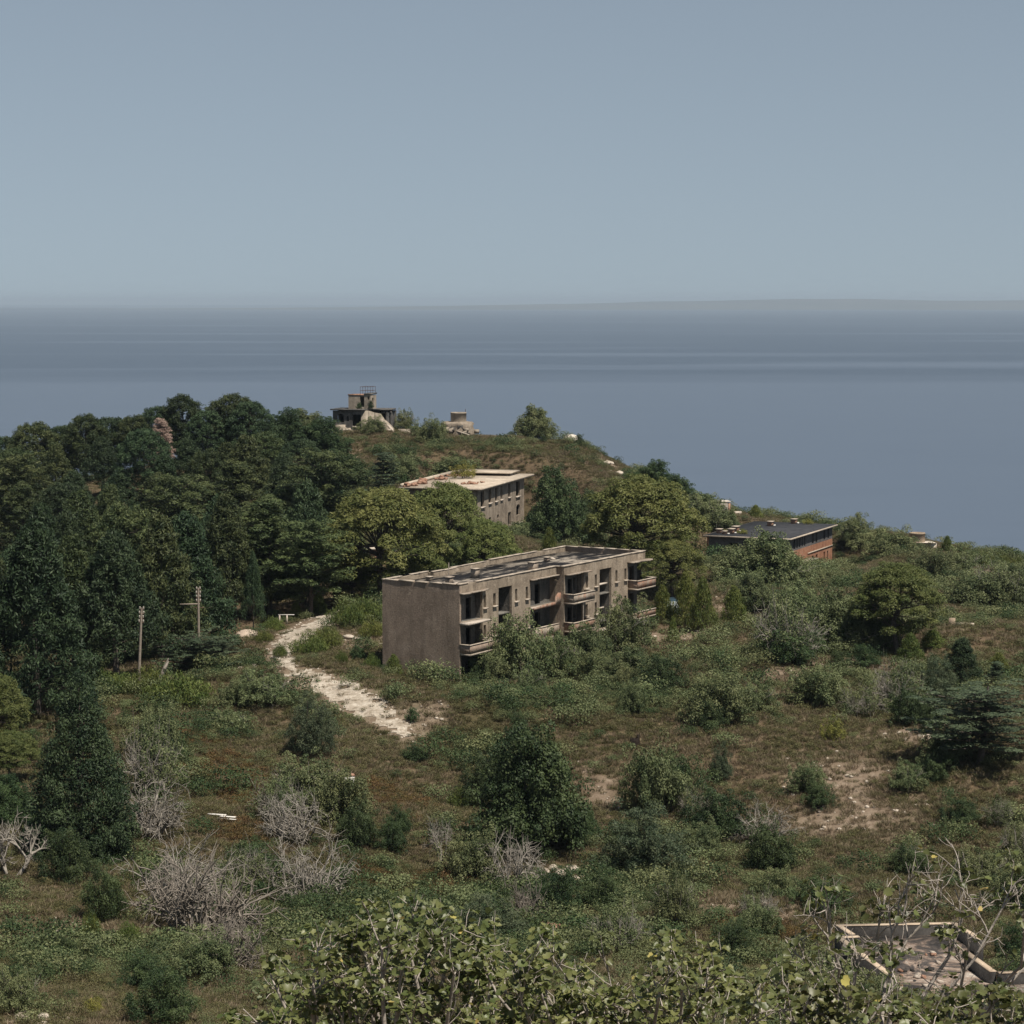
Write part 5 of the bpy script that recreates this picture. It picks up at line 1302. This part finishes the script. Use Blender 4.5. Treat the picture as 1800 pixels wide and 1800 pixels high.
# keep clear of buildings, track and the wood's inside
bare_m = mask(BARE, X, Y); fern_m = mask(FERN, X, Y)
keep = np.ones(len(X), bool)
def inside(root, x0, x1, y0, y1):
    M = np.array(root.matrix_world.inverted()); lx = M[0, 0] * X + M[0, 1] * Y + M[0, 3]; ly = M[1, 0] * X + M[1, 1] * Y + M[1, 3]
    return (lx > x0) & (lx < x1) & (ly > y0) & (ly < y1)
keep &= ~inside(blk, -.1, LB, -.9, DB + .4); keep &= ~inside(r2, .8, L2, .8, D2); keep &= ~inside(r3, .6, L3, .6, D3); keep &= ~inside(tw, -6.3, 4.4, 0, 6.2)
keep &= ~in_poly(FPOLY, X, Y)
td = track_dist(X, Y)
keep &= (td > 0.0) | (rs.rand(len(X)) < 0.17); keep &= (td > 1.2) | (rs.rand(len(X)) < .35 + .4 * np.clip(td, 0, 1.2))
keep &= rs.rand(len(X)) > bare_m * 0.72
woodm = (Y > 262) & ((X / Y) * FPX + 900 < 560 - np.clip((Y - 300) * 0.3, 0, 60) + 40)
keep &= ~(woodm & (rs.rand(len(X)) < .85))
X, Y, bare_m, fern_m = X[keep], Y[keep], bare_m[keep], fern_m[keep]
Z = hz(X, Y)
n1 = vnoise(X / 9, Y / 9, 21) + .6 * vnoise(X / 3.1, Y / 3.1, 22); n2 = vnoise(X / 14, Y / 14, 23) + .7 * vnoise(X / 4.2, Y / 4.2, 24)
u = rs.rand(len(X)); kind = np.zeros(len(X), int)
kind[u < .30 + .20 * n1] = 1
kind[(u > .70 - .20 * n2)] = 2
thick = n2 + .5 * vnoise(X / 30, Y / 30, 27)                      # thickets of scrub between open grass
kind[(rs.rand(len(X)) < np.clip(.11 * (thick - .3), 0.004, .10))] = 3
kind[(rs.rand(len(X)) < np.clip(.09 * (thick + .0) + .05 * np.clip((X / Y * FPX) / 900, -.2, 1), 0.005, .11))] = 4
kind[rs.rand(len(X)) < fern_m * .62] = 5
kind[(bare_m > .4) & (kind > 1)] = 0
sc = rs.uniform(.6, 1.45, len(X)) * (0.85 + .25 * np.clip((Y - 90) / 150, 0, 1.4))
big = (kind >= 3) & (kind <= 4) & (Y > 100); sc[big] *= 1 + 1.6 * rs.rand(big.sum()) ** 2.5
P = np.c_[X, Y, Z]; rt = rs.uniform(0, 6.28, len(X))
for k, (nm, src, lab, cat, kk) in enumerate([('dry_grass', t_dry, 'straw brown dry grass covering the slopes', 'grass', 1.0), ('olive_grass', t_grn, 'olive drab grass mixed through the slopes', 'grass', 1.0), ('low_scrub', t_scr, 'low brownish green scrub carpeting the slopes', 'scrub', 1.0),
                                      ('dark_scrub', t_gsh, 'knee high dark green scrub dotted over the slopes', 'scrub', 1.15), ('grey_scrub', t_fgs, 'knee high grey green scrub dotted over the slopes', 'scrub', 1.15), ('bracken', t_rst, 'rusty orange bracken patches on the lower left slope', 'bracken', 1.0)]):
    w_ = kind == k
    gn_scatter(nm, P[w_], sc[w_] * kk, rt[w_], src, lab, cat, 60 + k)

# ------------------------------------------------------------------ the white track: gravel sheet draped on the slope, loose stones
m_track, nt, out = newmat('white_limestone_gravel')
geo = N(nt, 'ShaderNodeNewGeometry').outputs['Position']
na = noise(nt, 1.1, 7, 0.75, geo); nb = noise(nt, 5.0, 6, 0.75, geo)
c = ramp(nt, na, [(0.34, (0.19, 0.155, 0.115)), (0.5, (0.35, 0.305, 0.25)), (0.66, (0.50, 0.455, 0.39))])
c = mix(nt, 0.7, c, ramp(nt, nb, [(0.28, gray(0.2)), (0.7, gray(0.7))]), 'OVERLAY')
principled(nt, out, c, 0.95, 0.1)
tx = np.arange(TW[:, 0].min() - 4, TW[:, 0].max() + 4, .3); ty = np.arange(TW[:, 1].min() - 4, TW[:, 1].max() + 4, .3)
GXt, GYt = np.meshgrid(tx, ty); dd = track_dist(GXt, GYt) + .7 * vnoise(GXt / 1.9, GYt / 1.9, 31) + .8 * vnoise(GXt / .62, GYt / .62, 32)
dd = dd + np.where(GYt < TW[6, 1], .9 * np.maximum(vnoise(GXt / 1.5, GYt / 1.5, 34) + .25, 0) + .5 * vnoise(GXt / .45, GYt / .45, 35), 0)
cell = (dd < 0); cell = cell[:-1, :-1] & cell[1:, :-1] & cell[:-1, 1:] & cell[1:, 1:]
jj, ii = np.nonzero(cell); nx_ = len(tx); b0 = jj * nx_ + ii
Fq = np.stack([b0, b0 + 1, b0 + nx_ + 1, b0 + nx_], 1); us, inv = np.unique(Fq, return_inverse=True)
Vt = np.c_[GXt.ravel(), GYt.ravel(), hz(GXt, GYt).ravel() + .05 + .02 * vnoise(GXt / .7, GYt / .7, 33).ravel()][us]
tag(link('white_track', mesh_np('white_track', Vt, inv.reshape(-1, 4), m_track, smooth=True)), 'white limestone track winding down from the wood', 'track', kind='structure')
def rock_mesh(seed, mat):
    r = np.random.RandomState(seed); b = MB(); b.rings([(.7, -.25), (1.0, 0.05), (.85, .45), (.45, .72)], 7, wob=.25, rng=random.Random(seed))
    v = np.array(b.v) + r.normal(size=(len(b.v), 3)) * .09
    return mesh_np('rock', v, [np.array(b.f[k], np.int32) for k in (3, 4) if b.f[k]], mat)
m_lime = simple('pale_limestone', (0.30, 0.25, 0.20), (0.56, 0.50, 0.43), 2.0)
rocks = [rock_mesh(900 + k, m_lime) for k in range(4)]
def stones(name, X, Y, s, label, cat, seed):
    gn_scatter(name, np.c_[X, Y, hz(X, Y)], s, np.random.RandomState(seed).uniform(0, 6, len(X)), rocks, label, cat, seed)
sx = rs.uniform(tx[0], tx[-1], 5000); sy = rs.uniform(ty[0], ty[-1], 5000); d_ = track_dist(sx, sy); w_ = (d_ < .9) & (rs.rand(5000) < .5)
X2, Y2 = sample(60, 440, .5); bm = mask(BARE, X2, Y2); w2 = (bm > .3) & (rs.rand(len(X2)) < .8)
stones('loose_stones', np.r_[sx[w_], X2[w2]], np.r_[sy[w_], Y2[w2]], np.r_[rs.uniform(.04, .17, w_.sum()), rs.uniform(.05, .24, w2.sum())], 'loose pale limestone stones on the track and bare banks', 'stones', 71)
# rock outcrops that can be told apart
for k, (x, y, w, lab) in enumerate([(985, 1535, 46, 'pale limestone outcrop below the middle foreground evergreen'), (1028, 1545, 34, 'smaller limestone outcrop right of the pale one in the middle foreground'), (1048, 1570, 30, 'low limestone outcrop above the collapsed slab'),
     (440, 1178, 34, 'white rock at the right foot of the low spreading cedar'), (1082, 832, 26, 'pale crag on the right shoulder of the hill'), (1066, 815, 20, 'upper pale crag on the right shoulder of the hill'), (1125, 1597, 44, 'pale flat stone left of the narrow leafy shrub'),
     (630, 1122, 40, 'pale earth and stone mound left of the blank end wall'), (655, 1110, 26, 'pale boulder heap touching the blank end wall'), (1622, 1300, 30, 'pale earth bank below the flat plated cedar'), (50, 1795, 60, 'pale stone at the bottom left edge'), (115, 1792, 26, 'grey stone at the bottom left edge')]):
    g = ground(x, y); s = w * g[1] / FPX * .55; o = empty('limestone_outcrop', tuple(g), k * 1.1); tag(o, lab, 'rock'); r = random.Random(k)
    for j in range(7): link('boulder', rocks[j % 4], o, (r.uniform(-1, 1) * s, r.uniform(-1, 1) * s, 0), (r.uniform(-.2, .2), r.uniform(-.2, .2), r.uniform(0, 6)), (s * r.uniform(.3, .6), s * r.uniform(.3, .6), s * r.uniform(.2, .5)))

# ------------------------------------------------------------------ utility poles
m_pole = simple('weathered_concrete_pole', (0.20, 0.165, 0.135), (0.32, 0.27, 0.225), 4.0)
m_ins = simple('glazed_insulator', (0.30, 0.26, 0.22), (0.48, 0.44, 0.39), 8.0, rough=0.4, spec=0.5)
def pole(px, top, foot, Y, lab, arm=False, lean=0.0):
    P_ = stand(px, Y); h = at(px, top, Y)[2] - P_[2]
    o = empty('utility_pole', tuple(P_)); o.rotation_euler = (0, lean, 0.2); tag(o, lab, 'pole', 'utility poles by the wood')
    link('post', tubes_mesh('post', [(np.array([[0, 0, -.8], [0, 0, h * .5], [0, 0, h]]), [.16, .13, .10])], m_pole, 8), o)
    for k in range(4):
        z = h - .18 - k * .42
        MB().box(-.24, .24, -.05, .05, z - .05, z + .04).build('crossarm', m_iron, o)
        for s in (-1, 1):
            b = MB(); b.rings([(.05, z + .04), (.085, z + .10), (.06, z + .16), (.09, z + .21), (.04, z + .28)], 8, cx=s * (.2 if k % 2 else .17)); b.build('insulator', m_ins, o)
    if arm:
        MB().box(-1.9, .15, -.06, .06, h - 1.75, h - 1.62).build('bracket_arm', m_pole, o); MB().box(-.55, .6, -.04, .04, h - 2.1, h - 2.03).build('crossarm', m_iron, o)
    return o
pole(243, 1068, 1200, 228, 'left utility pole, leaning slightly, with stacked insulators', lean=R(3.0))
pole(350, 1033, 1190, 244, 'right utility pole with a bracket arm in front of the dark wood', True)
# dead leaning trunk
g = ground(272, 1222); o = empty('leaning_snag', tuple(g)); tag(o, 'split grey dead trunk leaning in front of the large broom', 'dead tree'); s = g[1] / FPX
link('trunk', tubes_mesh('trunk', [(np.array([[0, 0, -.3], [8 * s, 0, 24 * s], [20 * s, .1, 52 * s], [25 * s, .1, 66 * s]]), [.26, .24, .2, .06])], m_twigd, 7), o)
link('torn_wood', tubes_mesh('torn_wood', [(np.array([[19 * s, -.12, 48 * s], [24 * s, -.2, 57 * s], [26 * s, -.2, 61 * s]]), [.16, .1, .02])], m_edge, 5), o)
# ivy clad thin tree by the dome
o = plant('wood', stand(446, 267), 2.8, 9.5, 'slim ivy clad tree beside the sandy bunker dome')
# small things lying about
def flat_thing(name, px, py, wpx, parts, lab, cat, rz=0.0):
    g = ground(px, py); s = wpx * g[1] / FPX; o = empty(name, tuple(g), rz); tag(o, lab, cat)
    for nm, b, m_ in parts(s): b.build(nm, m_, o)
    return o
rq = random.Random(3); m_char = simple('charred_wood', (0.010, 0.008, 0.007), (0.03, 0.022, 0.018), 5.0, spec=0.1)
flat_thing('timber_boards', 392, 1440, 60, lambda s: [('board', MB().box(-.5 * s, .1 * s, -.1, .12, .25, .33, .03, rq), m_white), ('board', MB().box(-.05 * s, .45 * s, -.35, -.12, .2, .28, .03, rq), m_white), ('board', MB().box(-.1 * s, .5 * s, -.62, -.42, .1, .17, .03, rq), m_white)], 'whitish weathered boards lying in the scrub at left', 'boards', -.3)
flat_thing('brick_block', 613, 1380, 19, lambda s: [('block', MB().box(-.5 * s, .5 * s, -.3, .3, -.2, .75 * s, .03, rq), m_white), ('brick_cap', MB().box(-.55 * s, .5 * s, -.33, .33, .76 * s, .98 * s, .03, rq), m_rubble)], 'small white block capped with red brick left of the path end', 'block', .3)
flat_thing('rusty_sheet', 958, 1230, 26, lambda s: [('sheet', MB().prism([(-.6 * s, -.3), (.2 * s, -.4), (.5 * s, .1), (-.2 * s, .3)], .25, .3), m_rubble)], 'rusty metal sheet lying on the slope below the apartment block', 'sheet', .2)
flat_thing('collapsed_slab', 970, 1638, 46, lambda s: [('slab', MB().box(-.5 * s, .4 * s, -.5, .3, .35, .5, .06, rq), m_rubble), ('broken_slab', MB().box(-.35 * s, .5 * s, -1.1, -.5, .0, .22, .08, rq), m_edge), ('slab_edge', MB().box(-.2 * s, .45 * s, -.6, -.45, .1, .34, .05, rq), m_darkruin)], 'collapsed concrete slab above the fig leaves', 'slab', -.5)
flat_thing('concrete_trough', 1690, 1100, 44, lambda s: [('end_block', MB().box(-.5 * s, -.25 * s, -.6, .6, -.4, .75, .04, rq), m_drum), ('side_wall', MB().box(-.25 * s, .5 * s, -.5, -.15, -.5, .35, .04, rq), m_coping), ('side_wall', MB().box(-.25 * s, .5 * s, .4, .65, -.5, .2, .04, rq), m_coping)], 'low concrete trough on the right slope', 'trough', -.25)
flat_thing('concrete_pad', 1500, 1024, 20, lambda s: [('pad', MB().box(-.6 * s, .6 * s, -2.0, 2.0, -.3, .22, .05, rq), m_edge)], 'pale concrete pad in the grass right of the brick house', 'slab', .2)
flat_thing('dark_stump', 1115, 1312, 22, lambda s: [('stump', MB().rings([(.42 * s, -.2), (.38 * s, .45), (.30 * s, .75)], 9, wob=.2, rng=rq), m_char), ('splinter', MB().box(.2 * s, .4 * s, -.1, .1, .2, 1.05, .05, rq), m_char)], 'charred black stump on the brown slope right of centre', 'stump')
flat_thing('bench_frame', 502, 1098, 26, lambda s: [('top_bar', MB().box(-.5 * s, .6 * s, -.05, .05, 1.1, 1.18), m_white), ('post', MB().box(-.45 * s, -.35 * s, -.05, .05, -.2, 1.09), m_edge), ('post', MB().box(.05 * s, .15 * s, -.05, .05, -.2, 1.09), m_edge)], 'pale rail on posts at the dark wood edge', 'rail')
# ruined hut under the umbrella pine
g = stand(655, 330); o = empty('ruined_hut', tuple(g), R(20)); tag(o, 'tumbled brick hut glimpsed under the umbrella pine', 'ruin')
mb = MB(); panel(mb, 'x', 0, .3, -2.5, 2.0, -1.5, 3.2, [(-1.2, -.2, -.5, 2.0)]); mb.build('wall', m_rubble, o); MB().box(-2.8, 2.4, -.5, 3.0, 3.2, 3.4, .1, rq).build('roof_slab', m_edge, o); MB().box(-2.6, -2.3, .3, 2.8, -1.5, 3.0, .1, rq).build('wall', m_rubble, o)
# dark van parked in the shade of the young pines
m_van = simple('dark_blue_paint', (0.012, 0.028, 0.042), (0.03, 0.06, 0.085), 1.0, rough=0.35, spec=0.5)
m_glass = simple('dusty_glass', (0.03, 0.06, 0.075), (0.08, 0.12, 0.135), 1.0, rough=0.2, spec=0.6)
m_tyre = simple('black_rubber', (0.012, 0.012, 0.012), (0.03, 0.03, 0.03), 4.0)
g = stand(1186, 272); g[2] = float(hz(g[0], g[1]))
vn = empty('parked_van', tuple(g), R(8)); tag(vn, 'dark blue van half hidden between the bright young pines', 'van')
b = MB()
prof = [(-.0, .35), (0, 1.05), (.75, 1.2), (1.25, 2.0), (4.2, 2.05), (4.3, .35)]
n_ = len(prof); vv = [[-.85 if z < 1.3 else -.74, y, z] for y, z in prof] + [[.85 if z < 1.3 else .74, y, z] for y, z in prof]
b.add(vv, [(i, (i + 1) % n_, n_ + (i + 1) % n_, n_ + i) for i in range(n_)])
for i in range(1, n_ - 1): b.f[3].append([0, i + 1, i]); b.f[3].append([n_, n_ + i, n_ + i + 1])
b.build('body', m_van, vn)
MB().add([[-.68, .80, 1.27], [.68, .80, 1.27], [.66, 1.21, 1.93], [-.66, 1.21, 1.93]], [(0, 1, 2, 3)]).build('windscreen', m_glass, vn, (0, -.03, .01))
MB().box(-.8, .8, -.08, -.005, .38, .55).build('bumper', m_edge, vn); MB().box(-.25, .25, -.1, -.082, .42, .52).build('number_plate', m_white, vn)
for s in (-1, 1):
    MB().box(s * .62 - .13, s * .62 + .13, -.03, -.002, .72, .9).build('headlight', m_glass, vn)
    for y in (.85, 3.5):
        b = MB(); b.rings([(.01, -.1), (.33, -.1), (.33, .1), (.01, .1)], 14, cap=False); w_o = b.build('wheel', m_tyre, vn, (s * .8, y, .33), (0, math.pi / 2, 0))

# ------------------------------------------------------------------ fig trees in the near foreground, leaf by leaf
f_leaf = foliage('fig_leaf', (0.050, 0.066, 0.018), (0.150, 0.150, 0.060), 0.34, 0.8, 0.42, 0.4, 1.12)
f_leafy = foliage('yellowed_fig_leaf', (0.26, 0.21, 0.06), (0.36, 0.28, 0.10), 0.3, 0.2, 0.5, 0.3)
m_figbark = simple('pale_fig_bark', (0.22, 0.195, 0.17), (0.48, 0.43, 0.385), 6.0)
def fig_leaf_geo(cup):
    ang = [-90, -52, -30, 2, 22, 48, 66, 90, 114, 132, 158, 178, 210, 232]; rad = [.30, .68, .70, .92, .80, 1.0, .86, 1.10, .86, 1.0, .80, .92, .70, .68]
    v = [[0, .25, -.06]] + [[q * math.cos(R(a)) * .8, .35 + q * math.sin(R(a)) * .8, -cup * abs(math.cos(R(a))) * q ** 2 + .38 * abs(math.cos(R(a))) * q + (.10 if k % 2 else 0) * .5 - .12 * max(0, math.sin(R(a))) * q] for k, (a, q) in enumerate(zip(ang, rad))]
    f = [[0, k + 1, (k + 1) % 14 + 1] for k in range(14)]
    return np.array(v) * .088, np.array(f)
LG = [fig_leaf_geo(c_) for c_ in (.15, .3, -.1)]
LM = [mesh_np('leaf', v, f, f_leaf, np.full(14, .5)) for v, f in LG]; LMy = mesh_np('leaf', LG[1][0], LG[1][1], f_leafy, np.full(14, .5))
def fig_tree(px, Y, tops, lab, seed, bare=False, nsub=300):
    """tops: (pixel x, pixel y, distance) goals of the main limbs"""
    r = np.random.RandomState(seed); P_ = stand(px, Y); o = empty('fig_tree', tuple(P_)); tag(o, lab, 'tree', 'fig trees in the near foreground')
    segs = []; tips = []
    for tx_, ty_, tY in tops:
        g = at(tx_, ty_, tY) - P_; st_ = np.array([r.normal() * .25, r.normal() * .25, -.3])
        if bare: st_ = at(1560 if tx_ > 1530 else 1475, 1830, Y - .3) - P_ + r.normal(size=3) * .06
        mid = st_ * .4 + g * .55 + r.normal(size=3) * .2
        p = np.array([st_, st_ * .7 + mid * .3 + r.normal(size=3) * .05, mid, mid * .45 + g * .55 + r.normal(size=3) * .07, g])
        segs.append((p, np.linspace(.045 if bare else .07, .016 if bare else .022, 5)))
        for b_, f in ((p[2], .5), (p[3], .8), (p[4], 1.), (p[4], 1.), (p[3] * .5 + p[4] * .5, .9)):
            d = unit(g - mid) + r.normal(size=3) * .55 + [0, 0, .35]
            tips += twigs(r, b_, d, r.uniform(.4, .75), .016, 1 if not bare else 2, segs, .85, .14, (2, 4) if not bare else (1, 3), .12)
    if bare:
        for bx in (1560, 1475): segs.append((np.array([np.array([r.normal() * .3, 0, -.4]), at(bx, 1832, Y - .3) - P_]), [.11, .08]))
    link('branches', tubes_mesh('branches', segs, m_figbark, 5), o)
    items = []
    for tpt, d in tips:
        if bare and r.rand() < .68: continue
        for k in range(r.randint(6, 10) if not bare else r.randint(3, 7)):
            a = r.uniform(0, 6.28); up_ = r.uniform(.05, .8)
            out_d = unit(np.array([math.cos(a), math.sin(a), up_ - .35])); nrm = unit(np.array([0, 0, 1.0]) + out_d * .35 + r.normal(size=3) * .35)
            y_ = unit(out_d - (out_d @ nrm) * nrm); x_ = np.cross(y_, nrm)
            pos = tpt + out_d * r.uniform(.05, .14) - d * r.uniform(0, .25); items.append((pos, np.stack([x_, y_, nrm], 1), r.uniform(.7, 1.35)))
    vis = sorted(items, key=lambda it: (it[0] + P_)[1] * 0.35 - (it[0] + P_)[2])
    for k, (pos, M3, s) in enumerate(vis[:nsub]):
        lo = bpy.data.objects.new('leaf', LMy if r.rand() < .018 else LM[k % 3]); C.objects.link(lo); lo.parent = o
        M = Matrix(M3.tolist()).to_4x4(); M.translation = Vector(pos); lo.matrix_basis = M @ Matrix.Scale(s, 4)
    rest = vis[nsub:]
    if rest:
        V = []; F = []; t_ = []; n_ = 0
        for k, (pos, M3, s) in enumerate(rest):
            v, f = LG[k % 3]; V.append(v * s @ M3.T + pos); F.append(f + n_); n_ += len(v); t_ += [r.rand()] * 14
        rr_ = link('foliage', mesh_np('foliage', np.concatenate(V), np.concatenate(F), f_leaf, t_), o); rr_['kind'] = 'stuff'
    return len(items)
rf = np.random.RandomState(8)
def crown_goals(x0, x1, top, n, Y0, Y1):
    g = []
    for k in range(n):
        x = x0 + (x1 - x0) * (k + rf.rand()) / n; t_ = np.interp(x, [p[0] for p in top], [p[1] for p in top]); y = t_ + abs(rf.normal()) * 75 + 45
        g.append((x, min(y, 1830), rf.uniform(Y0, Y1)))
    return g
TOPL = [(470, 1700), (520, 1660), (600, 1630), (690, 1600), (760, 1600), (850, 1640), (920, 1690)]
TOPM = [(860, 1650), (950, 1680), (1020, 1670), (1100, 1690), (1180, 1650), (1230, 1690), (1310, 1720), (1380, 1740)]
TOPR = [(1380, 1740), (1450, 1650), (1560, 1560), (1650, 1560), (1740, 1560), (1800, 1590)]
nA = fig_tree(690, 37, crown_goals(470, 920, TOPL, 34, 34.5, 39.5), 'leafy fig tree at the bottom left of centre', 31)
nB = fig_tree(1130, 38, crown_goals(840, 1400, TOPM, 38, 34.5, 40.5), 'leafy fig tree at the bottom centre', 32)
nC = fig_tree(1600, 37, [(1460, 1640, 36), (1420, 1700, 36), (1545, 1625, 37), (1590, 1600, 36.5), (1640, 1605, 37.5), (1700, 1590, 37), (1760, 1600, 36), (1800, 1640, 36.5), (1500, 1740, 35), (1700, 1680, 35.5), (1850, 1660, 37)], 'fig tree with bare pale branches in front of the foundation', 33, True)
nD = fig_tree(1690, 33, crown_goals(1380, 1850, [(1380, 1745), (1500, 1750), (1600, 1790), (1700, 1800), (1850, 1770)], 16, 31, 34), 'low fig bush along the bottom right edge', 34, False, 250)
print('FIG LEAVES', nA, nB, nC, nD)
